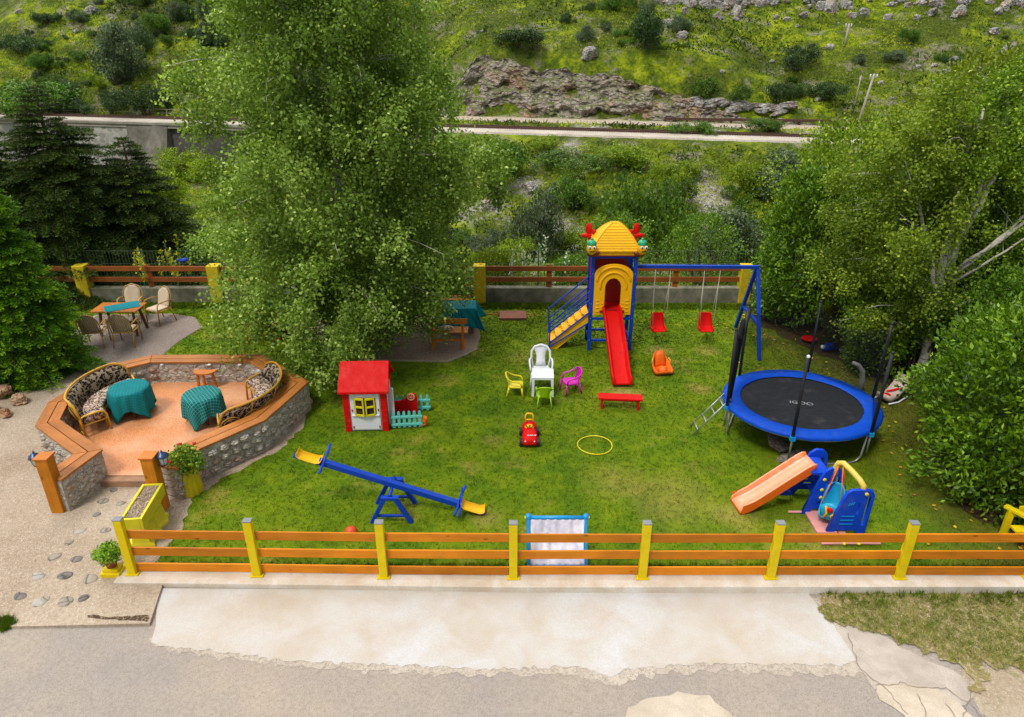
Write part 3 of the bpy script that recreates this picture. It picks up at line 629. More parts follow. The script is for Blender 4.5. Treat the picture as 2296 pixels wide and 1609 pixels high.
for c in (((1965, 1537), (2020, 1530), (2070, 1543), (2120, 1541), (2180, 1580), (2230, 1640)), ((2060, 1555), (2075, 1590), (2072, 1640)), ((2118, 1575), (2170, 1640)), ((2180, 1548), (2160, 1600), (2150, 1640)), ((1900, 1420), (1930, 1500), (1990, 1545), (2040, 1610))): crack(c)
# wet dirt in the gutter at the foot of the driveway
sheet('gutter_dirt', jag(pq((200, 1390), (260, 1394), (337, 1390), (334, 1404), (280, 1402), (200, 1396)), .012, .06), lambda x, y: .012, gravelly('damp_dirt', lin(86, 66, 48), lin(62, 48, 36), lin(180, 160, 130), 50))
# grass verge at lower right
VG = [P(1832, 1330, -.1)[:2], P(1850, 1395, -.1)[:2], P(1900, 1400, -.1)[:2], P(1990, 1430, -.1)[:2], P(2050, 1450, -.1)[:2], P(2110, 1475, -.1)[:2], P(2160, 1500, -.1)[:2], P(2190, 1560, -.1)[:2], P(2215, 1550, -.1)[:2], P(2205, 1490, -.1)[:2], P(2296, 1500, -.1)[:2], P(2400, 1520, -.1)[:2], (13, 8.3)]
VG = jag(VG, .06, .06, (11, 12)); sheet('verge', VG, lambda x, y: zroad(x, y)+.02, gravelly('verge_soil', lin(150, 136, 96), lin(124, 112, 66), lin(196, 184, 160), 40, .7, .9, lin(96, 108, 30, .8)))
sheet('verge_gravel', [P(x, y, -.1)[:2] for x, y in ((2150, 1500), (2296, 1490), (2420, 1500), (2420, 1700), (2296, 1660), (2200, 1600))], lambda x, y: zroad(x, y)+.004, gravelly('loose_verge_gravel', lin(178, 164, 144), lin(156, 138, 114), lin(200, 188, 170), 60, .8, .8, lin(128, 128, 60, .8)))
# patios
PAT = [(-.95, 18.6), (-.86, 17.9), (-.92, 17.15), (-1.25, 16.75), (-1.67, 16.35), (-2.5, 16.38), (-4.4, 16.5), (-5.6, 17.2), (-5.9, 19.0), (-3, 19.4), (-1.3, 19.3)]
sheet('patio', PAT, .012, gravelly('patio_gravel_concrete', lin(150, 128, 108), lin(124, 104, 88), lin(186, 172, 156), 50, .5))
sheet('path', [(-9.0, 16.8), (-8.95, 17.6), (-8.7, 18.6), (-9.2, 19.3), (-10, 19.55), (-12.1, 19.45), (-12.1, 17.0), (-11.4, 16.0), (-9.6, 15.3), (-9.25, 16.1)], .012, gravelly('grey_gravel_path', lin(138, 126, 116), lin(112, 100, 92), lin(170, 160, 150), 55, .6))
m = MB(); m.strip([(-1.67, 16.32), (-2.5, 16.35), (-4.4, 16.46)], .05, -.02, .035); m.strip([(-.9, 17.1), (-1.22, 16.72), (-1.66, 16.3)], .05, -.02, .033); m.build('patio_edging', concrete('edging_stone', lin(176, 166, 140), lin(150, 140, 118)), kind='structure')
# sandy strip under the terrace wall is part of the driveway sheet; curb
m = MB()
vs = []
for x, y0, y1 in ((-6.12, 8.47, 8.79), (-5.6, 8.46, 8.77), (0, 8.37, 8.66), (6, 8.38, 8.66), (9.0, 8.38, 8.66), (13.4, 8.36, 8.64)): vs.append([(x, y0-.02, -.2), (x, y0-.015, .035), (x, y1, .04), (x, y1, -.2)])
m.loft(vs); m.build('kerb', concrete('kerb_concrete', lin(222, 216, 206), lin(198, 188, 172), .8, 50, .25, lin(190, 160, 120)), kind='structure', bevel=.012)

# ---- grass blades (uncountable)
def blades(name, poly, n, h, holes=(), zf=0.0, mat=BLADE, w=.010, per=6, patchy=False):
    x0, x1 = min(p[0] for p in poly), max(p[0] for p in poly); y0, y1 = min(p[1] for p in poly), max(p[1] for p in poly)
    X = rng.uniform(x0, x1, n); Y = rng.uniform(y0, y1, n); k = pip(X, Y, poly)&(np.abs(X) < Y*.80+2)
    for hp in holes: k &= ~pip(X, Y, hp)
    if patchy: k &= rng.random(n) < np.clip(.0+(Y-6.2)/2.1*.8+fbm(X, Y, .7, 4)*1.8, 0, 1)
    X = X[k]; Y = Y[k]; n = len(X)
    X = np.repeat(X, per)+rng.normal(size=n*per)*.018; Y = np.repeat(Y, per)+rng.normal(size=n*per)*.018; Z = (zf if np.isscalar(zf) else zf(X, Y))+0*X
    hh = h*(.5+.9*rng.random(n*per)); lx = rng.normal(size=n*per)*.45*hh; lyy = rng.normal(size=n*per)*.45*hh; t = rng.random(n*per)*PI; ww = w*(1+.10*(Y-8)); 
    dx = np.cos(t)*ww*.5; dy = np.sin(t)*ww*.5
    v = np.stack([np.stack([X-dx, Y-dy, Z-.003], 1), np.stack([X+dx, Y+dy, Z-.003], 1), np.stack([X+lx, Y+lyy, Z+hh], 1)], 1).reshape(-1, 3)
    npmesh(name, v, np.arange(len(v)).reshape(-1, 3), mat, k=3, kind='stuff')
TERR = [(-9.6, 12.1), (-7.8, 10.2), (-6.0, 10.4), (-5.7, 11.2), (-4.7, 12.3), (-4.4, 14), (-5.8, 15.4), (-8.5, 15.35), (-9.5, 14.6)]
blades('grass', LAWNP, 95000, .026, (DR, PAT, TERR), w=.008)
VB = NM('dry_verge_blades'); co = VB.co(False); VBM = VB.fin(VB.mix(VB.ramp(VB.noise(co, 9, 5, .7), [(.35, 0.), (.65, 1.)]), VB.ramp(VB.noise(co, 1.1, 5, .65), [(.38, lin(80, 112, 30)), (.6, lin(128, 138, 50))]), lin(168, 160, 96)), .9, .1)
blades('grass', VG, 17000, .042, (), lambda x, y: zroad(x, y)+.02, VBM, .012, 6, True)
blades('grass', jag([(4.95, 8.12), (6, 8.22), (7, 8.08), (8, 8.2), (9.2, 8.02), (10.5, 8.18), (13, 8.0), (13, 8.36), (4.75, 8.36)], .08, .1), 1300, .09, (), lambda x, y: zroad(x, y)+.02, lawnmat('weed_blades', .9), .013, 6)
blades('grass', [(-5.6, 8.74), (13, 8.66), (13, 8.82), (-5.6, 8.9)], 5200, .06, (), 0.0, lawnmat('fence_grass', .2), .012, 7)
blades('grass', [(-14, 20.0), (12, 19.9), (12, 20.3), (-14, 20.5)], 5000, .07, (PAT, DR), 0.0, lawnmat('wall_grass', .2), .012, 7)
blades('grass', [P(x, y)[:2] for x, y in ((-20, 1385), (28, 1383), (36, 1398), (10, 1412), (-20, 1410))], 900, .05, (), -.02, lawnmat('moss_tuft', .2), .012, 7)
# fallen leaves under the trees at right
n = 260; X = rng.uniform(5.5, 11.5, n); Y = rng.uniform(9.2, 19.8, n); k = rng.random(n) < .25+.75*((X > 7.2)|(Y > 17)); X = X[k]; Y = Y[k]; n = len(X)
v, f = leafquads(np.stack([X, Y, np.full(n, .03)], 1), rng.normal(size=(n, 3))*np.array([1, 1, .15]), .085, .06, np.array([[0, 0, 1.]]*n)+rng.normal(size=(n, 3))*.2)
npmesh('fallen_leaves', v, f, foliage('dry_leaves', lin(150, 100, 30), lin(196, 164, 40), lin(140, 80, 50), 0), rnd=np.repeat(rng.random(n), 4), kind='stuff')
sheet('bare_soil', jag([(7.3, 20.2), (7.0, 18.6), (7.6, 17.4), (8.6, 16), (9.4, 13.2), (8.3, 11.8), (7.9, 10.2), (8.6, 9.6), (13.4, 9.4), (13.4, 20.2)], .12, .3), .012, gravelly('leaf_litter', lin(66, 52, 34), lin(46, 40, 24), lin(110, 84, 50), 35, .8, .9, lin(50, 62, 18, .7)))

# ================================================================== FENCES
t = thing('front_fence', 'long orange wooden rail fence with yellow posts along the kerb', 'fence', (0, 0, 0))
PX = [-5.90, -3.95, -1.98, 0.02, 2.01, 3.99, 5.98, 7.98, 9.98]
def fy(x): return 8.575 if x > -1 else 8.575-(x+1)*.018
for x in PX:
    m = MB(); m.box((x, fy(x)-.01, .555), (.125, .10, 1.05)); p = m.build('post', YPAINT, t, bevel=.006)
    m = MB(); m.box((x, fy(x)-.01, 1.087), (.132, .107, .018)); m.build('post_cap', GREY, p, bevel=.004)
    m = MB(); m.box((x, fy(x)-.01, .05), (.20, .14, .02)); m.build('base_plate', YPAINT, p)
for i in range(len(PX)-1):
    for z0, z1 in ((.695, .845), (.375, .525), (.065, .215)):
        a, b_ = PX[i]+.066, PX[i+1]-.066; j = random.uniform(-.006, .006)
        m = MB(); m.bar((a, fy(a)+.028, (z0+z1)/2+j), (b_, fy(b_)+.028, (z0+z1)/2+random.uniform(-.006, .006)), .032, z1-z0); m.build('rail', WOODX, t, bevel=.004)
m = MB()
for x in PX:
    for sx in (-1, 1):
        for z in (.74, .80, .42, .48, .11, .17): m.ball((x+sx*.085, fy(x)+.005, z), .007, 6)
m.build('screws', STEEL, t, kind='stuff')

t = thing('back_wall_fence', 'low concrete wall with yellow pillars and brown rails along the back of the yard', 'fence', (0, 0, 0))
m = MB(); m.box((-1, 20.62, .22), (32, .26, .5)); m.build('concrete_wall', concrete('mossy_wall_concrete', lin(150, 144, 128), lin(96, 96, 80), 1.1, 30, .4, lin(70, 78, 50)), t, bevel=.01)
YST = plastic('yellow_stucco', (.66, .50, .01, 1), .9, .35)
PIL = [-12.95, -8.95, -4.95, -.98, 7.05, 11.1]
for x in PIL: m = MB(); m.box((x, 20.60, .58), (.36, .34, 1.2)); m.build('pillar', YST, t, bevel=.02)
for a, b_ in zip([-16.5]+PIL, PIL+[15]):
    a += .185; b_ -= .185; d = t
    for z in (.72, 1.06):
        m = MB(); m.bar((a, 20.60, z), (b_, 20.60, z+random.uniform(-.01, .01)), .04, .15); m.build('rail', WOODB, t, bevel=.004)
    ns = max(1, round((b_-a)/4-.2)) 
    for k in range(ns if b_-a < 5 else 3):
        n_ = ns if b_-a < 5 else 3; x = a+(b_-a)*(k+.5)/n_ if n_ == 1 else a+(b_-a)*(k+1)/(n_+1)
        m = MB(); m.box((x, 20.645, .80), (.16, .045, .72)); m.build('post', WOODB, t)
t = thing('wire_fence', 'thin green wire mesh fence standing just behind the back wall', 'fence', (0, 0, 0))
m = MB()
for k in range(0, 330): x = -16+k*.095; m.bar((x, 20.95, .0), (x, 20.95, 1.5), .006)
for z in (.3, .7, 1.1, 1.5): m.bar((-16, 20.955, z), (15.3, 20.955, z), .006)
m.build('mesh', plastic('green_wire', (.10, .16, .09, 1), .6), t)
for k in range(14): m = MB(); m.bar((-16+k*2.4, 20.97, -.3), (-16+k*2.4, 20.97, 1.55), .04); m.build('post', plastic('green_wire', (.10, .16, .09, 1), .6), t)

# ================================================================== TERRACE
CL = [(-7.95, 10.28), (-7.76, 11.12), (-9.12, 12.17), (-9.38, 13.0), (-8.97, 14.70), (-8.42, 15.10), (-5.98, 15.13), (-4.66, 13.87), (-5.06, 12.36), (-5.93, 11.33), (-6.10, 10.62)]
t = thing('stone_terrace', 'raised round terrace with rubble stone wall and broad wooden cap', 'terrace', (0, 0, 0))
def strip_sub(pts, step=.25):
    out = []
    for a, b in zip(pts[:-1], pts[1:]):
        a = Vector(a); b = Vector(b); n = max(1, int((b-a).length/step))
        out += [tuple(a.lerp(b, k/n)) for k in range(n)]
    return out+[pts[-1]]
m = MB(); m.strip(CL, .36, -.1, .635); m.build('stone_wall', STONE, t)
# protruding stones on the faces
m = MB(); wl = [(Vector(a), Vector(b)) for a, b in zip(CL[:-1], CL[1:])]
for a, b in wl:
    d = (b-a).normalized(); nrm = Vector((-d.y, d.x)); L = (b-a).length
    for sgn in (-1, 1):
        x = .02
        while x < L-.12:
            z = .04
            while z < .50:
                wd = random.uniform(.22, .36); hh = random.uniform(.14, .21); q = a+d*(x+wd/2)+nrm*sgn*.158
                m.ball((q.x, q.y, z+hh/2), .5, 8, (wd*.86*abs(d.x)+.07*abs(nrm.x), wd*.86*abs(d.y)+.07*abs(nrm.y), hh*.92)); z += hh*1.0
            x += .23
m.build('facing_stones', rockmat('facing_stone', lin(208, 200, 188), lin(156, 148, 136), 7), t, kind='stuff')
for i in range(len(CL)-1):
    for off in (-.105, .105):
        pts = [CL[max(i-1, 0)], CL[i], CL[i+1], CL[min(i+2, len(CL)-1)]]
        m = MB(); full = MB(); full.strip(CL, .195, .637+random.uniform(0, .004), .682+random.uniform(0, .004), off)
        vs = full.v[i*4:(i+2)*4]; g = .004
        A = [Vector(v) for v in vs[:4]]; B = [Vector(v) for v in vs[4:]]
        A2 = [p+(q-p).normalized()*g for p, q in zip(A, B)]; B2 = [q+(p-q).normalized()*g for p, q in zip(A, B)]
        org = sum(A2, Vector())/4; ang = math.atan2((B2[0]-A2[0]).y, (B2[0]-A2[0]).x); Mi = Matrix.Rotation(-ang, 4, 'Z') @ Matrix.Translation(-org)
        m.add([Mi @ v for v in A2+B2], [(0, 1, 2, 3), (7, 6, 5, 4), (0, 4, 5, 1), (1, 5, 6, 2), (2, 6, 7, 3), (3, 7, 4, 0)])
        o = m.build('cap_board', WCAP, t, bevel=.006); o.location = org; o.rotation_euler = (0, 0, ang)
FL = [(-7.66, 11.14), (-6.05, 11.14), (-5.2, 12.3), (-4.8, 13.8), (-6.0, 15.0), (-8.4, 15.0), (-8.85, 14.6), (-9.25, 13.0), (-9.0, 12.3)]
m = NM('herringbone_tile'); co = m.co(); bk = m.n('TexBrick'); mp = m.n('Mapping'); mp.inputs['Rotation'].default_value = (0, 0, R(50)); mp.inputs['Scale'].default_value = (2.6, 2.6, 2.6); m.l(co, mp.inputs[0]); m.l(mp.outputs[0], bk.inputs[0])
bk.inputs['Color1'].default_value = lin(218, 150, 96); bk.inputs['Color2'].default_value = lin(190, 116, 68); bk.inputs['Mortar'].default_value = lin(176, 128, 92); bk.inputs['Mortar Size'].default_value = .006; bk.inputs['Brick Width'].default_value = .62; bk.inputs['Row Height'].default_value = .14
n1 = m.noise(co, 1.3, 5, .6); n2 = m.noise(m.scaled(mp.outputs[0], (3, 30, 3)), 1.2, 4)
col = m.mix(m.ramp(n1, [(.4, 0.), (.7, .55)]), bk.outputs[0], lin(216, 180, 148)); col = m.mix(m.ramp(n2, [(.4, .3), (.6, 0.)]), col, lin(176, 108, 62)); TILE = m.fin(col, .55, .3)
m = MB(); m.prism(FL, -.05, .15); m.build('floor', TILE, t)
m = MB(); m.box((-6.87, 11.05, .062), (1.62, .16, .15)); m.build('step', concrete('step_stone', lin(176, 132, 100), lin(150, 120, 100), 2, 40), t, bevel=.01)
m = MB(); 
for x in (-8.1, -7.0, -6.3): m.lathe([(.04, 0), (.05, .02), (.03, .04)], 10, (x, 14.93, .59))
m.build('recessed_lights', WHITE, t)

def lamp_post(x, y, label, sx, lab2):
    t = thing('wooden_post', label, 'post', (x, y, 0), 0, None)
    m = MB(); m.box((0, 0, .545), (.21, .21, 1.1)); m.build('shaft', WOODZ, t, bevel=.006)
    m = MB(); m.box((0, 0, 1.115), (.25, .25, .035)); m.build('top_board', WORG, t, bevel=.005)
    t = thing('garden_lantern', lab2, 'lantern', (x+sx*.2, y+.06, .86), 0)
    m = MB(); m.tube([(-sx*.095, 0, .02), (-sx*.02, 0, -.02), (0, 0, .03)], .012, 6); m.build('bracket', IRON, t)
    m = MB(); m.lathe([(.035, .03), (.055, .05), (.085, .2), (.08, .205)], 6); m.build('glass', plastic('frosted_lantern_glass', (.55, .62, .68, 1), .15), t)
    m = MB()
    for k in range(6): a = k*PI/3; m.bar((.056*math.cos(a), .056*math.sin(a), .05), (.088*math.cos(a), .088*math.sin(a), .205), .008)
    m.lathe([(.115, .2), (.11, .215), (.06, .26), (.02, .285), (.016, .31), (.004, .33)], 6); m.lathe([(.02, .0), (.05, .03), (.06, .05)], 6); m.build('frame', plastic('blued_metal', (.05, .08, .16, 1), .3, .2, .5, .6), t)
lamp_post(-7.97, 10.30, 'square orange wooden post left of the terrace entrance', -1, 'lantern on the left side of the left entrance post')
lamp_post(-6.20, 10.33, 'square orange wooden post right of the terrace entrance beside the urn', 1, 'lantern beside the flowers on the right entrance post')

# ---- leopard upholstery, tablecloths
def leopard(name, s, c, c2):
    m = NM(name); co = m.co(); n = m.n('TexNoise'); n.inputs['Scale'].default_value = s*.8; m.l(co, n.inputs['Vector'])
    v = m.n('VectorMath', operation='SCALE'); v.inputs['Scale'].default_value = .10; m.l(n.outputs['Color'], v.inputs[0]); ad = m.n('VectorMath', operation='ADD'); m.l(co, ad.inputs[0]); m.l(v.outputs[0], ad.inputs[1])
    d = m.vor(ad.outputs[0], s, rnd=.8); k = m.noise(co, s*1.6, 3, .7)
    ring = m.ramp(d, [(.08, 0.), (.18, .3), (.25, 1.), (.52, 1.), (.60, 0.)]); brk = m.ramp(k, [(.36, 0.), (.44, 1.)])
    mask = m.mix(1., ring, brk, 'MULTIPLY'); core = m.ramp(d, [(.08, .5), (.2, .2), (.3, 0.)]); 
    col = m.mix(core, c, sc(c2, 3)); col = m.mix(mask, col, c2); return m.fin(col, .9, .1)
LEOB = leopard('leopard_back', 13, lin(156, 138, 116), lin(24, 18, 16)); LEOS = leopard('leopard_seat', 22, lin(196, 172, 154), lin(42, 32, 28))
def sofa(cx, cy, a0, a1, label):
    t = thing('curved_sofa', label, 'sofa', (cx, cy, .15)); n = 26
    A = [a0+(a1-a0)*k/n for k in range(n+1)]; pc = lambda r, a, z: (r*math.cos(a), r*math.sin(a), z)
    e = lambda k: min(1, min(k, n-k)/3.5)
    hb = lambda k: .42+.36*math.sqrt(max(0, 1-(1-e(k))**2))
    m = MB(); m.smooth = True
    m.loft([[pc(.84, a, .36), pc(.80, a, .41), pc(.84, a, .45), pc(1.2, a, .43), pc(1.26, a, .36), pc(1.2, a, .30), pc(.9, a, .30)] for a in A]); m.build('seat_cushion', LEOS, t)
    m = MB(); m.smooth = True
    m.loft([[pc(1.17, a, .42), pc(1.22+.12*e(k), a, hb(k)-.06), pc(1.27+.12*e(k), a, hb(k)-.02), pc(1.30+.12*e(k), a, hb(k)-.06), pc(1.27, a, .40)] for k, a in enumerate(A)]); m.build('back_cushion', LEOB, t)
    m = MB(); top = [pc(1.29+.12*e(k), a, hb(k)+.01) for k, a in enumerate(A)]
    for k in (0, n):
        a = A[k]; arm = [pc(1.27, a, .05), pc(1.29, a, .44), pc(1.2, a, .47), pc(.93, a, .47), pc(.84, a, .44), pc(.80, a, .36), pc(.78, a, 0)]
        m.tube(arm, .021, 8); m.tube([pc(1.27, a, .27), pc(.80, a, .27)], .014, 6)
    m.tube(top, .024, 8); m.tube([(x*.985, y*.985, z-.05) for x, y, z in top], .014, 6); m.tube([pc(1.27, a, .26) for a in A], .018, 6); m.tube([pc(.82, a, .28) for a in A], .018, 6); m.tube([pc(1.29, a, .08) for a in A], .014, 6)
    m.build('rattan_frame', RATTAN, t)
    for k in range(0, n+1, 6):
        m = MB(); m.tube([pc(1.285, A[k], 0), pc(1.285, A[k], .40), pc(1.29+.13*e(k)+.01, A[k], hb(k)-.01)], .017, 6); m.build('leg', RATTAN, t)
        if 0 < k < n: m = MB(); m.tube([pc(.82, A[k], 0), pc(.82, A[k], .3)], .018, 6); m.build('leg', RATTAN, t)
    for k in range(2, n-1, 4):
        m = MB(); c = Vector(pc(1.32, A[k], .42)); tx = Vector((-math.sin(A[k]), math.cos(A[k]), 0)); uz = Vector((.44*math.cos(A[k]), .44*math.sin(A[k]), 1))
        m.tube([c+tx*.19*math.cos(q*PI/8)+uz*.16*math.sin(q*PI/8) for q in range(16)], .009, 6, True)
        m.tube([c+tx*.12*math.cos(q*PI/8)+uz*.10*math.sin(q*PI/8) for q in range(16)], .007, 6, True); m.build('back_ring', RATTAN, t)
sofa(-7.78, 13.40, R(128), R(227), 'curved leopard print rattan sofa on the left side of the terrace')
sofa(-6.32, 13.42, R(-66), R(58), 'curved leopard print rattan sofa on the right side of the terrace')
def clothmat(name, c, c2, s, strength):
    m = NM(name); co = m.co(); sx = m.n('SeparateXYZ'); m.l(co, sx.inputs[0]); at = m.n('Attribute', attribute_name='cu'); at2 = m.n('Attribute', attribute_name='cv')
    def lines(o):
        mm = m.n('Math', operation='MULTIPLY'); mm.inputs[1].default_value = s; m.l(o, mm.inputs[0]); fr = m.n('Math', operation='FRACT'); m.l(mm.outputs[0], fr.inputs[0]); return m.ramp(fr.outputs[0], [(.0, 1.), (.10, .8), (.2, 0.), (.9, 0.)])
    l1 = lines(at.outputs['Fac']); l2 = lines(at2.outputs['Fac']); g = m.mix(1., l1, l2, 'LIGHTEN'); n = m.noise(co, 5, 4)
    col = m.mix(m.ramp(n, [(.35, 0.), (.65, 1.)]), c, sc(c, .8)); gg = m.mix(1., g, (strength,)*3+(1,), 'MULTIPLY'); col = m.mix(gg, col, c2); m.bump(m.noise(co, 120, 2), .15, .002); return m.fin(col, .8, .15)
TEAL = clothmat('teal_cloth', (.002, .17, .19, 1), (.05, .36, .34, 1), 16, .35); TEALG = clothmat('teal_checked_cloth', (.004, .125, .13, 1), (.10, .42, .38, 1), 15, .9)
TEALB = clothmat('bright_teal_cloth', (.004, .20, .24, 1), (.03, .3, .3, 1), 14, .3)
def round_cloth(loc, r, mat, label, rot, seed, half=.66, fold=.032):
    rs = np.random.default_rng(seed); n = 120; rows = []
    ph = rs.random(3)*6
    def edge(t): return min(half/max(1e-6, abs(math.cos(t-rot))), half/max(1e-6, abs(math.sin(t-rot))))
    vs = [(0, 0, 0)]; cu = [.5]; cv = [.5]; fs = []
    fr = [0.3, .6, .85, 1.0]; K = 14
    for i, q in enumerate(fr+[1+(j+1)/K for j in range(K)]):
        for k in range(n):
            th = 2*PI*k/n; E = edge(th)
            if q <= 1: rr = r*q; z = -.004*(q == 1); d = rr
            else:
                s = min(.645, E-r+.03*math.sin(th*7+ph[1]))*(q-1); dd = s; f = min(1, dd/.12)
                wob = math.sin(th*9+ph[0])*.6+math.sin(th*14+ph[1])*.4+.5*math.sin(th*5+ph[2])
                rr = r+.012+fold*f*(wob*(.5+1.3*dd)+.55)+.06*dd; z = -.004-dd*.97; d = r+s
            vs.append((rr*math.cos(th), rr*math.sin(th), z)); cu.append(d*math.cos(th-rot)+2); cv.append(d*math.sin(th-rot)+2)
    for k in range(n): fs.append((0, 1+k, 1+(k+1) % n))
    for i in range(len(fr)+K-1):
        for k in range(n): fs.append((1+i*n+k, 1+(i+1)*n+k, 1+(i+1)*n+(k+1) % n, 1+i*n+(k+1) % n))
    m = MB(); m.smooth = True; m.add(vs, fs); o = m.build('tablecloth', mat, label=label, cat='tablecloth'); o.location = loc
    for nme, a_ in (('cu', cu), ('cv', cv)): at = o.data.attributes.new(nme, 'FLOAT', 'POINT'); at.data.foreach_set('value', np.asarray(a_, np.float32))
    so = o.modifiers.new('s', 'SOLIDIFY'); so.thickness = .004
def round_table(loc, r, label):
    t = thing('round_table', label, 'table', loc)
    m = MB(); m.lathe([(r-.01, .60), (r, .61), (r, .632), (r-.01, .64)], 40); m.build('table_top', WORG, t)
    for k in range(4):
        a = k*PI/2+.5; m = MB(); m.bar((r*.6*math.cos(a), r*.6*math.sin(a), 0), (r*.5*math.cos(a), r*.5*math.sin(a), .6), .045); m.build('leg', WOODD, t)
round_table((-8.13, 13.46, .15), .385, 'small round table under the plain teal cloth'); round_cloth((-8.13, 13.46, .797), .39, TEAL, 'plain teal cloth draped over the left terrace table', R(20), 3, .80)
round_table((-6.47, 13.16, .15), .365, 'small round table under the checked teal cloth'); round_cloth((-6.47, 13.16, .797), .37, TEALG, 'checked dark teal cloth draped over the right terrace table', R(38), 5, .78)
t = thing('half_round_stool', 'low half round orange wooden stool against the terrace back wall', 'stool', (-7.03, 14.62, .15))
m = MB(); m.prism([(-.27, .13)]+[(.27*math.cos(a), .13+.27*math.sin(a)*.9) for a in [PI+k*PI/12 for k in range(13)]]+[(.27, .13)], .38, .42); m.build('seat', WORG, t, bevel=.005)
for x, y in ((-.2, .06), (.2, .06), (0, -.06)): m = MB(); m.bar((x, y, 0), (x*.85, y*.9, .38), .045); m.build('leg', WORG, t)

# ---- planters
t = thing('flower_urn', 'yellow fluted urn standing on the sand beside the right entrance post', 'planter', (-5.88, 10.83, 0))
m = MB(); m.lathe([(.205, 0), (.21, .03), (.17, .42), (.165, .52), (.13, .52), (.12, .42)], 48, fn=lambda a, i: 1+.07*math.cos(a*12)); m.build('pot', plastic('yellow_ceramic', (.60, .50, .01, 1), .4, .2), t)
m = MB(); m.lathe([(.12, .46), (.01, .48)], 12); m.build('soil', BROWNP, t)
def bushy(name, loc, n, rad, L, W, mat, label, cat, flowers=None, droop=.3, zc=.2):
    t = thing(name, label, cat, loc)
    c = unit(rng.normal(size=(n, 3)))*rng.random((n, 1))**.45*np.array(rad); c[:, 2] += zc; c[:, 2] -= droop*np.hypot(c[:, 0], c[:, 1])**2/rad[0]
    v, f = leafquads(c, rng.normal(size=(n, 3))+np.array([0, 0, .4]), L, W); npmesh('leaves', v, f, mat, t, rnd=np.repeat(rng.random(n), 4))
    m = MB()
    for k in range(9): a = k*.7; m.tube([(0, 0, -.05), (rad[0]*.35*math.cos(a), rad[1]*.35*math.sin(a), zc*.7), (rad[0]*.8*math.cos(a), rad[1]*.8*math.sin(a), zc)], .006, 4)
    m.build('stems', GREENP, t)
    if flowers:
        for (x, y, z) in flowers: 
            m = MB()
            for k in range(6): m.ball((x+.022*math.cos(k), y+.022*math.sin(k), z+.01*(k % 2)), .018, 6)
            m.build('flower', plastic('red_petals', (.6, .02, .01, 1), .6), t)
    return t
FRESH = foliage('fresh_leaves', lin(60, 96, 14), lin(116, 156, 30), lin(176, 200, 70), .3)
bushy('geranium', (-5.92, 10.88, .50), 1500, (.36, .32, .26), .06, .045, FRESH, 'bushy geranium with a few red flowers growing in the yellow urn', 'flower', [(-.02, .05, .46), (-.3, -.2, .04), (-.27, .02, .26), (-.12, -.25, .28), (.16, .2, .38)], .45)
t = thing('trough_planter', 'bright yellow concrete trough planter on a wavy foot beside the right entrance post', 'planter', (-6.12, 9.70, 0), R(5))
YC = plastic('yellow_concrete', (.66, .58, .015, 1), .6, .15); m = MB()
m.box((0, 0, .15), (.10, .72, .30)); m.build('core', YC, t)
m = MB(); ring = []
for z, k in ((0, 1.0), (.05, 1.0), (.10, .72), (.30, .55), (.42, .8)):
    ring.append([((.20+.035*math.cos(q*1.5))*k*(1 if q < 12 else -1)*1.0, (-.42+.84*((q if q < 12 else 23-q)/11.))*(.9+.1*k), z) for q in range(24)])
m.loft(ring); m.build('foot', YC, t, bevel=.004)
m = MB()
for p, q in (((-.15, -.49, .53), (-.15, .49, .53)), ((.15, -.49, .53), (.15, .49, .53))): m.bar(p, q, .045, .22)
for y in (-.47, .47): m.box((0, y, .53), (.255, .045, .22))
m.box((0, 0, .44), (.26, .9, .03)); m.build('trough', YC, t, bevel=.006)
m = MB(); m.box((0, 0, .56), (.255, .895, .10)); m.build('soil', gravelly('dry_soil', lin(150, 132, 110), lin(110, 92, 74), lin(180, 168, 150), 40), t)
n = 160; c = np.stack([rng.uniform(-.1, .1, n), rng.uniform(-.4, .4, n), np.full(n, .61)], 1); v, f = leafquads(c, rng.normal(size=(n, 3))*np.array([.5, 1, .3])+np.array([0, 0, .3]), .12, .01)
npmesh('dry_stalks', v, f, CREAM, t, kind='stuff')
t = thing('pot_stand', 'yellow block carrying the small terracotta pot at the end of the front fence', 'stand', (-6.23, 8.70, 0), 0)
m = MB(); m.box((0, 0, .04), (.30, .24, .08)); m.box((0, 0, .11), (.24, .18, .06)); m.build('block', YPAINT, t, bevel=.01)
t = thing('flower_pot', 'small brown terracotta pot on the yellow block by the fence end', 'flower pot', (-6.23, 8.70, .14))
m = MB(); m.lathe([(.07, 0), (.10, .13), (.115, .135), (.115, .17), (.1, .17), (.09, .14)], 20); m.build('pot', plastic('terracotta', (.28, .07, .03, 1), .7), t)
bushy('pot_plant', (-6.23, 8.70, .28), 1000, (.23, .21, .16), .05, .03, FRESH, 'light green leafy plant in the small terracotta pot by the fence end', 'plant', None, .2, .14)

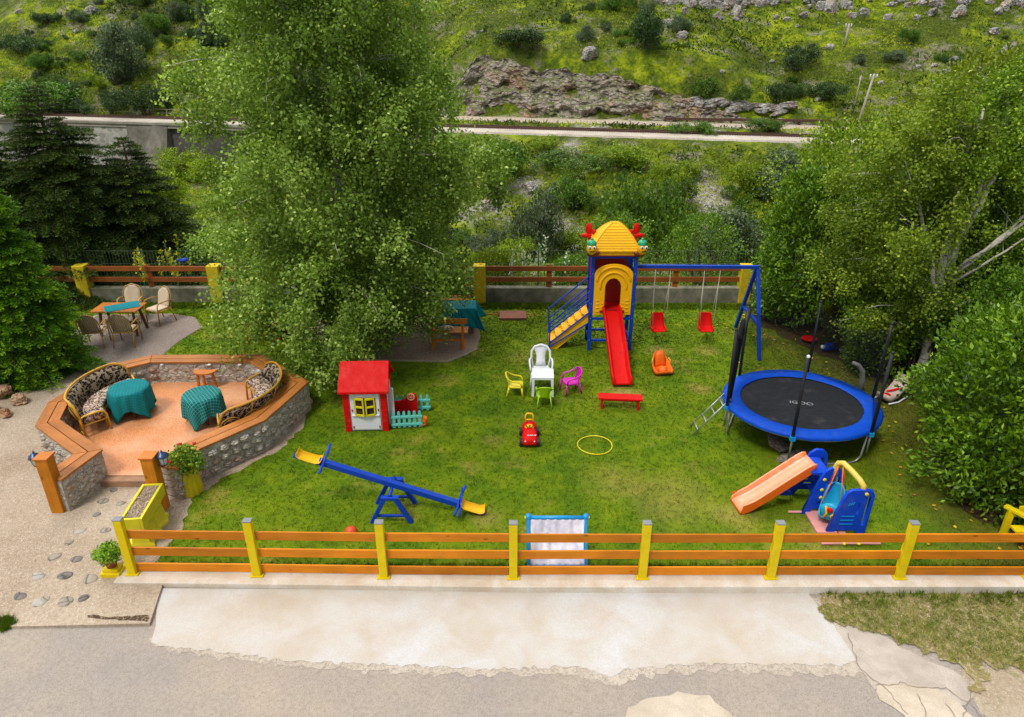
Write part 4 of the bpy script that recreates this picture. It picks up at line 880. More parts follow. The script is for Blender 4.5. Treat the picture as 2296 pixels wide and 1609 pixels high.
# ---- stepping stones let into the driveway
SS = [(122, 1250, 1.05), (146, 1292, 1.1), (86, 1293, 1), (202, 1299, 1.2), (45, 1338, .95), (92, 1350, 1.15), (147, 1350, 1.15), (188, 1342, .8), (110, 1220-20, 0), (155, 1218, .75), (172, 1255, .9), (179, 1192, .9), (231, 1138-13, .95), (217, 1155, .7), (236, 1190, .9), (272, 1130, .8), (255, 1100, .7), (232, 1235, .8), (262, 1256, .7), (210, 1240+6, .5)]
for i, (x, y, s) in enumerate(SS):
    if s == 0: continue
    X, Y, _ = P(x, y); c = None
    mt = rockmat('river_stone%d' % (i % 3), [lin(160, 150, 136), lin(132, 126, 120), lin(182, 176, 166)][i % 3], [lin(134, 126, 114), lin(104, 98, 96), lin(156, 150, 142)][i % 3], 3) if i < 3 else bpy.data.materials['river_stone%d' % (i % 3)]
    m = MB(); ph = random.random()*6; m.smooth = True
    m.lathe([(.001, .012), (.06, .011), (.095, .007), (.105, -.002), (.105, -.02)][::-1], 18, fn=lambda a, i: 1+.10*math.sin(2*a+ph)+.05*math.sin(3*a))
    o = m.build('stepping_stone', mt, label=['round beige', 'dark grey', 'pale round'][i % 3]+' river stone set in the driveway near the fence end', cat='paving stone', group='river stones of kind %s set in the driveway' % ['beige', 'dark', 'pale'][i % 3]); o.location = (X, Y, .008); o.scale = (s, s*.85, 1); o.rotation_euler = (0, 0, random.uniform(-.3, .6))
for (x, y, r, lb) in ((20, 860, .24, 'ochre garden rock at the far left under the bright spruce'), (45, 905, .20, 'ochre garden rock nearest the driveway on the left'), (55, 865, .2, 'brown rock in the soil bed at the middle of the rock pile'), (70, 850, .17, 'smaller reddish rock of the pile under the spruce'), (10, 890, .24, 'large rock at the left edge of the soil bed'), (-15, 930, .25, 'rock cut by the left edge of the picture'), (15, 935, .16, 'low reddish rock closest to the viewer in the soil bed')):
    X, Y, _ = P(x, y); boulder((X, Y, r*.45), r, lb, name='garden_rock', mat=ROCKO)

# ================================================================== SEATING
def garden_chair():
    t = thing('garden_chair', '', 'chair')
    m = MB(); m.smooth = True
    m.loft([[(x*.22, y, z+.025*(1-abs(x))) for x in (-1, -.8, 0, .8, 1)]+[(x*.22, y, z-.03) for x in (1, 0, -1)] for y, z in ((-.22, .42), (-.20, .45), (.15, .45), (.20, .44))]); m.build('seat_cushion', CREAM, t)
    m = MB(); pts = []
    for i in range(9):
        h = i/8; hw = .22 if h < .55 else .22*math.sqrt(max(.02, 1-((h-.55)/.47)**2)); y = .20+.13*h; z = .44+.50*h
        pts.append([(-hw, y-.035, z), (-hw*.5, y-.02, z), (0, y-.015, z), (hw*.5, y-.02, z), (hw, y-.035, z), (hw, y+.0, z), (0, y+.02, z), (-hw, y+.0, z)])
    m.smooth = True; m.loft(pts); m.build('backrest_cushion', CREAM, t)
    m = MB(); arch = [(-.26, .22, .42), (-.265, .26, .62), (-.25, .30, .78), (-.17, .33, .91), (0, .345, .97), (.17, .33, .91), (.25, .30, .78), (.265, .26, .62), (.26, .22, .42)]
    m.tube(arch, .018, 8)
    for k in range(-4, 5): x = k*.052; m.tube([(x, .225, .44), (x, .30, .72), (x*.9, .36, .955-abs(k)*.022)], .009, 5)
    m.build('rattan_back', RATD, t)
    for sx in (-1, 1):
        m = MB(); m.tube([(sx*.26, .26, .62), (sx*.30, .1, .66), (sx*.30, -.12, .66), (sx*.28, -.2, .62), (sx*.27, -.22, .5), (sx*.26, -.24, 0)], .017, 8); m.build('arm', RATTAN, t)
        m = MB(); m.tube([(sx*.25, .2, .42), (sx*.27, .30, 0)], .017, 8); m.build('leg', RATTAN, t)
    m = MB()
    for p, q in (((-.26, -.22, .40), (.26, -.22, .40)), ((-.25, .2, .40), (.25, .2, .40)), ((-.26, -.22, .40), (-.25, .2, .40)), ((.26, -.22, .40), (.25, .2, .40))): m.tube([p, q], .016, 6)
    m.build('seat_frame', RATTAN, t); return t
gc = garden_chair(); 
gc['label'] = 'cream cushioned rattan chair behind the table on its right, turned towards it'; gc.location = (-10.02, 18.95, .012); gc.rotation_euler = (0, 0, R(-28))
dup(gc, (-10.85, 19.12, .012), R(8), 'cream cushioned rattan chair half hidden behind the slatted table')
dup(gc, (-11.02, 17.38, .012), R(190), 'rattan chair seen from behind, left in front of the slatted table')
dup(gc, (-10.22, 17.45, .012), R(186), 'rattan chair seen from behind, right in front of the slatted table')
def cloth_flat(pts_local, mat, parent_loc, rz, label, drop):
    """rectangular cloth over a table edge: top plus hanging sides"""
    pass
def slat_table(loc, rz, w, d, h, label, board=WORG, leg=WOODD):
    t = thing('wooden_table', label, 'table', loc, rz)
    m = MB()
    for k in range(5): m.box((0, -d/2+d*(k+.5)/5, h-.015), (w, d/5-.008, .03))
    m.build('table_top', board, t, bevel=.003)
    for sx in (-1, 1):
        for sy in (-1, 1): m = MB(); m.bar((sx*w*.40, sy*d*.42, 0), (sx*w*.36, sy*d*.22, h-.03), .06, .05); m.build('leg', leg, t)
        m = MB(); m.bar((sx*w*.36, -d*.30, h-.055), (sx*w*.36, d*.30, h-.055), .05); m.build('crosspiece', leg, t)
    m = MB(); m.bar((-w*.38, 0, .28), (w*.38, 0, .28), .05, .07); m.build('stretcher', leg, t); return t
slat_table((-10.70, 18.22, .012), R(0), 1.22, .70, .74, 'orange slatted table on the left gravel patio with a small teal cloth')
def side_cloth(loc, rz, w, d, drop, mat, label, fold=.02, z0=.0, poly=None):
    n = 22; vs = []; cu = []; cv = []; fs = []
    U = [-w/2-drop+(w+2*drop)*i/(2*n) for i in range(2*n+1)]; Vv = [-d/2-drop+(d+2*drop)*i/(2*n) for i in range(2*n+1)]
    if drop == 0: U = [-w/2+w*i/(2*n) for i in range(2*n+1)]; Vv = [-d/2+d*i/(2*n) for i in range(2*n+1)]
    for y in Vv:
        for x in U:
            ox = max(0, abs(x)-w/2); oy = max(0, abs(y)-d/2); o = max(ox, oy); mn = min(ox, oy)
            wv = fold*math.sin((x+y*.7)*26)*min(1, o/.1)+.05*o
            px = math.copysign(min(abs(x), w/2)+(mn*.5 if ox else 0)+(wv if ox >= oy and ox > 0 else 0), x); py = math.copysign(min(abs(y), d/2)+(mn*.5 if oy else 0)+(wv if oy >= ox and oy > 0 else 0), y)
            vs.append((px, py, -o)); cu.append(x+3); cv.append(y+3)
    N_ = 2*n+1
    for j in range(2*n):
        for i in range(2*n): fs.append((j*N_+i, j*N_+i+1, (j+1)*N_+i+1, (j+1)*N_+i))
    m = MB(); m.smooth = drop > 0; m.add(vs, fs); o = m.build('tablecloth', mat, label=label, cat='tablecloth'); o.location = loc; o.rotation_euler = (0, 0, rz)
    for nme, a_ in (('cu', cu), ('cv', cv)): at = o.data.attributes.new(nme, 'FLOAT', 'POINT'); at.data.foreach_set('value', np.asarray(a_, np.float32))
    so = o.modifiers.new('s', 'SOLIDIFY'); so.thickness = .003; return o
side_cloth((-10.62, 18.24, .762), R(32), .86, .52, 0, TEALB, 'small flat teal cloth lying diagonally on the orange slatted table')
slat_table((-4.15, 18.4, .012), R(2), .85, .60, .74, 'table under the teal cloth seen through the birch leaves'); side_cloth((-4.15, 18.4, .764), R(2), .88, .63, .26, TEALB, 'teal cloth on the table seen through the birch branches')
slat_table((-1.48, 18.36, .012), R(2), .95, .62, .74, 'table under the long teal cloth at the right end of the patio'); side_cloth((-1.48, 18.36, .764), R(2), .98, .65, .55, TEALB, 'long teal cloth on the table at the right end of the patio')
slat_table((-6.35, 18.35, .0), R(5), .8, .6, .74, 'table under the teal cloth half hidden at the left of the birch'); side_cloth((-6.35, 18.35, .75), R(5), .83, .63, .5, TEALB, 'teal cloth half hidden at the left side of the tall birch')
def bench(loc, rz, w, label):
    t = thing('garden_bench', label, 'bench', loc, rz); m = MB()
    for k in range(4): m.box((0, .05+k*.1-.2, .44), (w, .085, .03))
    m.build('seat', WORG, t, bevel=.003)
    m = MB(); m.box((0, -.27, .80), (w, .03, .15), rx=R(8)); m.build('backrest', WORG, t, bevel=.003)
    for sx in (-1, 1):
        m = MB(); m.bar((sx*w*.38, -.20, .05), (sx*w*.38, -.27, .86), .06, .05); m.bar((sx*w*.38, -.3, .03), (sx*w*.38, .25, .03), .07, .06); m.bar((sx*w*.38, -.2, .40), (sx*w*.38, .2, .40), .06, .05); m.build('side_frame', WORG, t)
    m = MB(); m.bar((-w*.38, -.1, .2), (w*.38, -.1, .2), .04, .06); m.build('stretcher', WORG, t); return t
b0 = bench((-1.68, 17.33, .012), R(0), 1.05, 'wooden bench with backrest on the right half of the patio')
dup(b0, (-4.2, 17.5, .012), R(4), 'wooden bench mostly hidden by hanging birch leaves')
dup(b0, (-6.7, 17.75, 0), R(8), 'wooden bench at the left of the birch half hidden by leaves')
dup(b0, (-4.1, 19.3, .012), R(180), 'wooden bench behind the leaf covered table')
dup(b0, (-1.75, 19.75, 0), R(178), 'wooden bench by the yellow pillar at the back wall')
t = thing('seat_cushion', 'pale cushion with brown stripes lying on the patio bench', 'cushion', (-1.72, 17.36, .47)); m = MB(); m.smooth = True; m.ball((0, 0, .03), .2, 12, (1, .8, .2)); m.build('pad', CREAM, t)
m = MB(); m.bar((-.07, -.15, .068), (-.07, .15, .068), .05, .01); m.bar((.09, -.13, .06), (.09, .13, .06), .04, .01); m.build('stripe', BROWNP, t)
t = thing('slab', 'reddish brown slab lying in the grass near the back wall', 'slab', (.03, 19.35, 0), R(1)); m = MB(); m.box((0, 0, .05), (.78, .5, .07), rx=R(4)); m.build('plate', plastic('terracotta_plate', (.27, .10, .06, 1), .8), t, bevel=.01)
t = thing('rake_handle', 'thin brown stick lying in the grass left of the reddish slab', 'stick', (-.55, 19.5, .03)); m = MB(); m.tube([(-.35, 0, 0), (.3, -.02, 0)], .014, 6); m.build('handle', WORG, t)
bushy('potted_flowers', (-3.9, 17.25, .0), 500, (.32, .28, .2), .05, .03, foliage('white_blossom', lin(90, 110, 60), lin(190, 190, 176), lin(220, 220, 214), .2), 'white flowering pot plant among the birch leaves', 'plant', None, .2, .25)

# ================================================================== PLAY TOWER
t = thing('play_tower', 'tall blue play tower with yellow roof, red slide, yellow stairs and swing beam', 'play tower', (2.54, 17.40, 0))
X0, X1, Y0, Y1 = -.53, .53, -.34, .36
for x in (X0, X1):
    for y in (Y0, Y1):
        m = MB(); m.bar((x, y, 0), (x, y, 2.56), .085); m.build('leg', BLUE, t, bevel=.008)
m = MB()
for z in (.28, .88, 2.52):
    for p, q in (((X0+.043, Y0, z), (X1-.043, Y0, z)), ((X0+.043, Y1, z), (X1-.043, Y1, z)), ((X0, Y0+.043, z), (X0, Y1-.043, z)), ((X1, Y0+.043, z), (X1, Y1-.043, z))): m.bar(p, q, .055)
m.bar((X1-.25, Y0+.05, 2.5), (X1, Y0+.2, 2.1), .05); m.bar((X0, Y0+.05, .5), (X0, Y1-.1, .25), .04)
m.build('brace', BLUE, t, bevel=.005)
m = MB(); m.box((0, .01, 1.05), (1.0, .66, .05)); m.build('platform', RED, t)
m = MB(); m.box((0, Y1-.03, 1.75), (.97, .04, 1.35)); m.build('back_panel', DRED, t, bevel=.01)
m = MB(); m.box((X0+.02, .17, 1.75), (.035, .26, 1.3)); m.build('side_panel', DRED, t)
# arch panel
n = 16; yo = Y0-.02
outer = [(-.48, 1.0)]+[(-.48, 2.02)]+[(.485*math.cos(PI-k*PI/n)*1.0, 2.05+.30*math.sin(k*PI/n)) for k in range(n+1)]+[(.48, 2.02), (.48, 1.0)]
inner = [(-.20, 1.0), (-.20, 1.65)]+[(.20*math.cos(PI-k*PI/n), 1.72+.26*math.sin(k*PI/n)) for k in range(n+1)]+[(.20, 1.65), (.20, 1.0)]
m = MB(); N_ = len(outer)
fr = [(x, yo-.03, z) for x, z in outer]+[(x, yo-.03, z) for x, z in inner]; bk = [(x, yo+.03, z) for x, z in outer]+[(x, yo+.03, z) for x, z in inner]
fs = []
for i in range(N_-1): fs += [(i, N_+i, N_+i+1, i+1), (2*N_+i, 2*N_+i+1, 3*N_+i+1, 3*N_+i), (i, i+1, 2*N_+i+1, 2*N_+i), (N_+i, 3*N_+i, 3*N_+i+1, N_+i+1)]
fs += [(0, 2*N_, 3*N_, N_), (N_-1, 2*N_-1, 4*N_-1, 3*N_-1)]
m.add(fr+bk, fs)
m.tube([(.33*math.cos(PI-k*PI/n), yo-.035, 1.78+.36*math.sin(k*PI/n)) for k in range(-1, n+2)], .028, 6); m.tube([(.42*math.cos(PI-k*PI/n), yo-.035, 1.92+.36*math.sin(k*PI/n)) for k in range(n+1)], .03, 6)
for sx in (-1, 1):
    for z in (1.1, 1.2, 1.3, 1.4): m.box((sx*.37, yo-.03, z), (.09, .03, .03))
    for z in (1.22, 1.32): m.box((sx*.26, yo-.03, z), (.08, .03, .025))
m.build('arch_panel', YEL, t, bevel=.012)
# slide
m = MB(); rings = []
prof = [(-.30, 1.13), (-.5, 1.10), (-.75, 1.0), (-1.0, .86), (-1.25, .71), (-1.45, .60), (-1.7, .46), (-1.95, .30), (-2.15, .17), (-2.30, .12), (-2.42, .13), (-2.47, .11)]
for y, z in prof:
    k = -.02+.05*(-.3-y); xs_ = [-.235, -.235, -.205, -.185, -.15, .15, .185, .205, .235, .235]; zs_ = [-.04, .125, .14, .12, .0, .0, .12, .14, .125, -.04]
    low = 1 if y > -2.44 else .35
    rings.append([(x+k*.6, y, z+q*(low if q > 0 else 1)) for x, q in zip(xs_, zs_)])
m.smooth = True; m.loft(rings); m.build('slide', RED, t, bevel=.006)
m = MB(); m.box((0, -.36, 1.10), (.62, .10, .06)); m.build('slide_mount', DRED, t)
# roof: four-sided, bulging, scalloped tiles
m = MB(); K = 10; hw = .60; hd = .46
def rf(u): return (1-u)**.62
for i in range(K):
    u0, u1 = i/K*.97, (i+1)/K*.97
    a0, a1 = rf(u0), rf(u1); z0, z1 = 2.72+.60*u0, 2.72+.60*u1
    for (sx, sy, ax) in ((1, 0, 0), (-1, 0, 0), (0, 1, 1), (0, -1, 1)):
        nn = 12; vs = []
        for r_, (a, z, o) in enumerate(((a0, z0, .022), (a0, z0, .022), (a1, z1, 0))):
            for j in range(nn*2+1):
                q = -1+2*j/(nn*2); sc_ = abs(math.sin((j+.5*(i % 2)*2)*PI/4))*.018 if r_ == 0 else 0; oo = 0 if abs(q) > .98 else o
                if ax: vs.append((q*hw*a, sy*(hd*a+oo), z-.012-sc_ if r_ == 0 else z))
                else: vs.append((sx*(hw*a+oo), q*hd*a, z-.012-sc_ if r_ == 0 else z))
        L_ = nn*2+1; m.add(vs, [(r_*L_+j, r_*L_+j+1, (r_+1)*L_+j+1, (r_+1)*L_+j) for r_ in range(2) for j in range(L_-1)])
for sx in (-1, 1):
    for sy in (-1, 1): m.tube([(sx*hw*rf(u), sy*hd*rf(u), 2.72+.60*u) for u in [k/12*.97 for k in range(13)]], .024, 6)
m.ball((0, 0, 3.29), .085, 12, (1.2, 1, .5))
m.box((0, 0, 2.70), (1.22, .94, .05)); m.box((0, 0, 2.64), (1.16, .88, .09)); m.build('roof', YEL, t)
m = MB(); m.box((0, 0, 2.578), (1.14, .84, .035)); m.build('roof_frame', DRED, t)
# corner ornaments: egg faces in front, red petals behind
for x in (-.60, .60):
    m = MB(); m.ball((x, -.52, 2.66), .115, 12, (1, .8, .7)); m.ball((x+.12*(1 if x < 0 else -.6), -.46, 2.66), .10, 12, (1, .8, .5)); o = m.build('corner_shell', BROWNP, t)
    m = MB(); m.ball((x*1.02, -.58, 2.82), .15, 14, (.85, .8, 1.15)); o2 = m.build('face', YEL, o)
    m = MB(); m.ball((x*1.02, -.575, 2.93), .12, 14, (1, .95, .85)); m.ball((x*1.02, -.57, 3.035), .038, 8); m.build('cap', GREENP, o)
    m = MB(); dx = .0 if x < 0 else .03
    for e in (-.052, .052): m.ball((x*1.02+e+dx, -.68, 2.86), .042, 10, (1, .6, 1.1))
    m.build('eye_white', WHITE, o); m = MB()
    for e in (-.052, .052): m.ball((x*1.02+e+dx, -.702, 2.86), .021, 8)
    m.bar((x*1.02-.055+dx, -.692, 2.765), (x*1.02+.055+dx, -.692, 2.768), .022); m.build('pupil_and_mouth', BLACK, o)
for sx in (-1, 1):
    m = MB(); m.smooth = True
    c = Vector((sx*.60, .30, 2.98)) ; m.ball(c+Vector((0, 0, .08)), .13, 12, (.68, .3, 1.2)); m.ball(c+Vector((sx*.07, -.04, -.08)), .11, 12, (1.25, .5, .55)); m.ball(c+Vector((-sx*.14, -.02, .0)), .07, 10, (1, .6, 1)); m.box(c+Vector((-sx*.03, 0, -.28)), (.08, .08, .3)); m.build('petal_ornament', RED, t)
# stairs
m = MB(); sx0, sz0, sx1, sz1 = X0-.05, 1.02, X0-1.03, .10; ns = 6
for k in range(ns):
    f = (k+.5)/ns; x = sx0+(sx1-sx0)*f; z = sz0+(sz1-sz0)*f
    m.box((x, .0, z+.03), (.17, .52, .03)); m.box((x-.07, .0, z-.05), (.025, .52, .15))
for y in (-.27, .27):
    m.add([(sx0, y-.015, sz0-.30), (sx0, y-.015, sz0+.02), (sx1, y-.015, sz1+.06), (sx1, y-.015, sz1-.1), (sx1+.2, y-.015, sz1-.1), (sx0, y+.015, sz0-.30), (sx0, y+.015, sz0+.02), (sx1, y+.015, sz1+.06), (sx1, y+.015, sz1-.1), (sx1+.2, y+.015, sz1-.1)], [(0, 1, 2, 3, 4), (9, 8, 7, 6, 5), (0, 5, 6, 1), (1, 6, 7, 2), (2, 7, 8, 3), (3, 8, 9, 4), (4, 9, 5, 0)])
m.build('stairs', YEL, t)
for y in (-.31, .31):
    m = MB()
    for dz in (.05, .38, .62) if y < 0 else (.2, .5, .78): m.bar((X0, y, sz0+dz), (sx1, y, sz1+dz+.03), .03)
    m.bar((sx1, y, -.02), (sx1, y, sz1+.66 if y < 0 else sz1+.8), .035)
    if y < 0: m.bar((X0, y-.01, sz0-.24), (sx1, y-.01, sz1-.02), .028)
    m.build('stair_handrail', BLUE, t)
# swing frame
bx = 3.72
m = MB(); m.bar((X1+.043, .1, 2.14), (bx+.04, .1, 2.12), .085); m.build('swing_beam', BLUE, t, bevel=.008)
for sy in (-1, 1):
    m = MB(); m.bar((bx, .1+sy*.05, 2.08), (bx+.02, .1+sy*1.07, 0), .085); m.build('swing_leg', BLUE, t, bevel=.008)
m = MB(); m.bar((bx+.01, .1-.70, .80), (bx+.01, .1+.70, .80), .07); m.build('swing_crossbar', BLUE, t)
m = MB()
for x in (X0, X1):
    for z in (.3, .9, 1.3, 2.1): m.ball((x, Y0-.045, z), .013, 6)
m.build('bolts', STEEL, t, kind='stuff')
def bucket(m, path, rim, th=.018):
    rg = []; N_ = len(path)
    for i, (y, z, w_) in enumerate(path):
        a = path[max(0, i-1)]; b = path[min(N_-1, i+1)]; ty, tz = b[0]-a[0], b[1]-a[1]; L = math.hypot(ty, tz); ny, nz = -tz/L, ty/L
        k = min(1, i/1.5+.15, (N_-1-i)/1.5+.15); r_ = rim*k
        pt = lambda x, o: (x, y+ny*o, z+nz*o)
        rg.append([pt(-w_-.012, r_), pt(-w_+.01, r_+.006), pt(-w_+.02, .006), pt(0, 0), pt(w_-.02, .006), pt(w_-.01, r_+.006), pt(w_+.012, r_), pt(w_, -th), pt(-w_, -th)])
    m.smooth = True; m.loft(rg)
def swing(x, label, rz):
    s = thing('swing', label, 'swing', (x, 17.5, 0), rz)
    m = MB(); bucket(m, [(-.20, .40, .15), (-.185, .43, .175), (-.10, .41, .185), (.02, .41, .185), (.10, .45, .18), (.14, .55, .17), (.17, .68, .16), (.19, .78, .145), (.195, .81, .12)], .075); m.build('seat', RED, s, bevel=.006)
    for sx in (-1, 1):
        m = MB(); m.tube([(sx*.20, 0, 2.08), (sx*.187, -.04, 1.2), (sx*.18, -.12, .53)], .009, 5); m.tube([(sx*.197, 0, 1.72), (sx*.175, .10, 1.1), (sx*.16, .17, .72)], .008, 5); m.build('rope', ROPE, s)
    m = MB()
    for sx in (-1, 1): m.ball((sx*.2, 0, 2.09), .02, 6)
    m.build('hook', STEEL, s)
swing(3.86, 'red bucket swing hanging next to the play tower', R(4)); swing(5.12, 'red bucket swing hanging next to the blue end legs', R(-2))

# ================================================================== PLAYHOUSE
t = thing('playhouse', 'small white plastic playhouse with red roof, yellow window and turquoise picket fence', 'playhouse', (-3.05, 13.36, 0), R(2))
W2, D2 = .43, .40
m = MB(); m.box((0, 0, .50), (2*W2-.04, 2*D2-.04, .98)); 
m.build('walls', WHITE, t, bevel=.01)
m = MB()
for sx in (-1, 1): m.add([(sx*(W2-.03), -D2, .96), (sx*(W2-.03), D2, .96), (sx*(W2-.03), 0, 1.32), (sx*(W2-.07), -D2, .96), (sx*(W2-.07), D2, .96), (sx*(W2-.07), 0, 1.32)], [(0, 1, 2), (5, 4, 3), (0, 3, 4, 1), (1, 4, 5, 2), (2, 5, 3, 0)])
m.build('gable', WHITE, t)
for sx in (-1, 1):
    for sy in (-1, 1):
        m = MB(); m.box((sx*(W2-.045), sy*(D2-.015), .49), (.125, .06, .98)); m.box((sx*(W2-.0), sy*(D2-.06), .49), (.03, .12, .98))
        for z in range(1, 8): m.box((sx*(W2-.045), sy*(D2+.016), z*.125), (.128, .012, .012))
        m.build('corner_column', RED, t, bevel=.006)
m = MB(); m.box((0, -D2+.005, .52), (.60, .04, .94)); m.box((0, -D2-.02, .40), (.56, .05, .03)); m.box((0, -D2-.02, .86), (.46, .04, .03)); m.build('front_panel', WHITE, t, bevel=.01)
o = MB(); o.box((0, -D2-.016, .60), (.44, .02, .40)); o = o.build('window_opening', plastic('dark_interior', (.05, .02, .02, 1), .7), t)
for sx, rz in ((-1, R(-14)), (1, R(14))):
    m = MB(); L = [(-.10, .18), (.10, .18)]
    cx, cz = sx*.108, .61; h1 = .20 if True else 0
    M = Matrix.Translation((sx*.21, -D2-.03, 0)) @ Matrix.Rotation(rz, 4, 'Z') @ Matrix.Translation((-sx*.21, 0, 0))
    def bb(x0, x1, z0, z1):
        vs = [M @ Vector((x, y, z)) for x in (x0, x1) for y in (-.015, .015) for z in (z0, z1)]
        m.add(vs, [(0, 1, 3, 2), (4, 6, 7, 5), (0, 4, 5, 1), (2, 3, 7, 6), (0, 2, 6, 4), (1, 5, 7, 3)])
    xa, xb = (sx*.21, sx*.008); xa, xb = min(xa, xb), max(xa, xb); w_ = .028
    bb(xa, xa+w_, .40, .82); bb(xb-w_, xb, .40, .82); bb(xa+w_, xb-w_, .40, .44); bb(xa+w_, xb-w_, .59, .63); bb(xa+w_, xb-w_, .775, .82)
    m.build('shutter', LEMON, t, bevel=.005)
m = MB()
for sx in (-1, 1):
    for z in (.12, .52): m.box((sx*.27, -D2-.018, z), (.022, .02, .05))
m.build('clips', DRED, t)
# roof
m = MB(); ov = .07; e0 = (D2+.10); rw = W2+ov+.02
for sy in (-1, 1):
    m.add([(-rw, sy*e0, .93), (rw, sy*e0, .93), (rw-.02, 0, 1.40), (-rw+.02, 0, 1.40), (-rw, sy*e0, .985), (rw, sy*e0, .985), (rw-.02, 0, 1.455), (-rw+.02, 0, 1.455)], [(0, 1, 2, 3), (7, 6, 5, 4), (0, 4, 5, 1), (1, 5, 6, 2), (3, 2, 6, 7), (0, 3, 7, 4)])
m.build('roof', RED, t, bevel=.012)
m = MB(); n = 12; ar = [(-.20, .0)]+[(.20*math.cos(PI-k*PI/n), .72+.22*math.sin(k*PI/n)) for k in range(n+1)]+[(.20, .0)]
m.add([(W2-.015, y, z+.02) for y, z in ar], [tuple(range(len(ar)))]); m.build('door_opening', plastic('dark_interior', (.05, .02, .02, 1), .7), t)
m = MB(); m.tube([(W2+.0, y*1.1, z*1.03+.02) for y, z in ar], .025, 6); m.build('door_frame', WHITE, t)
m = MB(); m.box((W2+.08, -.24, .5), (.03, .16, .9), rz=R(60)); m.build('door_leaf', WHITE, t, bevel=.01)
def pickets(name, p, q, n, h):
    p = Vector(p); q = Vector(q); d = (q-p).normalized(); m = MB(); ang = math.atan2(d.y, d.x); L = (q-p).length
    for k in range(n):
        c = p+d*(L*(k+.5)/n); M = Matrix.Translation((c.x, c.y, 0)) @ Matrix.Rotation(ang, 4, 'Z') @ Matrix.Rotation(PI/2, 4, 'X')
        m.prism([(-.03, .03), (.03, .03), (.03, h-.05), (.022, h-.02), (0, h), (-.022, h-.02), (-.03, h-.05)], -.014, .014, M)
    for z in (.10, h-.14): m.bar(p+Vector((0, 0, z)), q+Vector((0, 0, z)), .05, .05)
    m.build(name, TEALP, t, bevel=.004)
pickets('picket_fence', (W2+.07, -D2+.08, 0), (W2+.72, -D2+.12, 0), 6, .42); pickets('picket_fence', (W2+.05, D2-.0, 0), (W2+.84, D2+.02, 0), 6, .42)
m = MB(); M = Matrix.Translation((W2+.03, D2-.09, 0)) @ Matrix.Rotation(PI/2, 4, 'X'); m.prism([(0, .05), (.54, .05), (.54, .42), (.50, .50), (.42, .52), (.34, .46), (.26, .36), (.12, .32), (0, .34)], -.025, .025, M); m.build('red_counter', RED, t, bevel=.008)
m = MB(); m.tube([(W2+.44+.075*math.cos(k*PI/8), D2-.13, .44+.075*math.sin(k*PI/8)) for k in range(16)], .014, 6, True); 
for k in range(3): a = k*PI/3; m.bar((W2+.44-.07*math.cos(a), D2-.13, .44-.07*math.sin(a)), (W2+.44+.07*math.cos(a), D2-.13, .44+.07*math.sin(a)), .014)
m.build('steering_wheel', PEACH, t)
m = MB(); m.box((W2+.76, -D2+.13, .2), (.07, .10, .10), ry=R(25)); m.tube([(W2+.70, -D2+.12, .05), (W2+.78, -D2+.12, .08), (W2+.80, -D2+.12, .24)], .025, 8); m.build('gate_latch', ORANGE, t)

# ================================================================== SMALL FURNITURE
def kid_chair(mat, loc, rz, label, s=1):
    t = thing('kids_chair', label, 'chair', loc, rz, s=s)
    m = MB(); m.smooth = True; m.loft([[(-w_, y, z-.02), (-w_, y, z+.008), (0, y, z), (w_, y, z+.008), (w_, y, z-.02)] for y, z, w_ in ((-.17, .26, .13), (-.165, .28, .16), (-.1, .275, .17), (.08, .27, .165), (.14, .275, .15))]); m.build('seat', mat, t, bevel=.004)
    for sx in (-1, 1):
        m = MB(); m.tube([(sx*.15, -.15, .27), (sx*.18, -.18, .0)], [.026, .017], 6, sy=.7); m.build('leg', mat, t)
        m = MB(); m.tube([(sx*.13, .13, .27), (sx*.165, .20, .0)], [.026, .017], 6, sy=.7); m.build('leg', mat, t)
    m = MB(); path = [(-.155, -.15, .27), (-.175, -.14, .36), (-.18, -.10, .40), (-.18, .05, .42), (-.165, .15, .47), (-.12, .20, .53), (0, .225, .555), (.12, .20, .53), (.165, .15, .47), (.18, .05, .42), (.18, -.10, .40), (.175, -.14, .36), (.155, -.15, .27)]
    m.tube(path, .017, 6, sy=1.3); m.build('armrest', mat, t)
    m = MB(); m.smooth = True; R1 = [(-.10, .135, .28), (-.05, .145, .28), (0, .15, .28), (.05, .145, .28), (.10, .135, .28)]; R2 = [(-.135, .195, .50), (-.07, .21, .53), (0, .222, .545), (.07, .21, .53), (.135, .195, .50)]
    vs = R1+R2+[(x, y+.012, z) for x, y, z in R1]+[(x, y+.012, z) for x, y, z in R2]
    m.add(vs, [(i, i+1, 6+i, 5+i) for i in range(4)]+[(10+i, 15+i, 16+i, 11+i) for i in range(4)]+[(0, 5, 15, 10), (4, 14, 19, 9)]); m.build('backrest', mat, t); return t
kid_chair(LEMON, (.08, 14.58, 0), R(86), 'yellow plastic children\'s chair left of the white table'); kid_chair(LIME, (.72, 14.10, 0), R(180), 'lime green plastic children\'s chair with its back to the viewer')
kid_chair(MAG, (1.36, 14.72, 0), R(-72), 'magenta plastic children\'s chair right of the white table', 1.05)
t = thing('plastic_table', 'small square white plastic table between the coloured children\'s chairs', 'table', (.71, 14.72, 0), R(-2))
m = MB(); m.box((0, 0, .485), (.50, .50, .02)); m.box((0, -.235, .46), (.48, .02, .06)); m.box((0, .235, .46), (.48, .02, .06)); m.box((-.235, 0, .46), (.02, .44, .06)); m.box((.235, 0, .46), (.02, .44, .06)); m.build('table_top', WHITE, t, bevel=.008)
for sx in (-1, 1):
    for sy in (-1, 1): m = MB(); m.bar((sx*.215, sy*.215, .46), (sx*.225, sy*.225, 0), .06); m.build('leg', WHITE, t, bevel=.006)
t = thing('plastic_chair', 'tall white plastic armchair standing behind the white table', 'chair', (.68, 15.12, 0), 0)
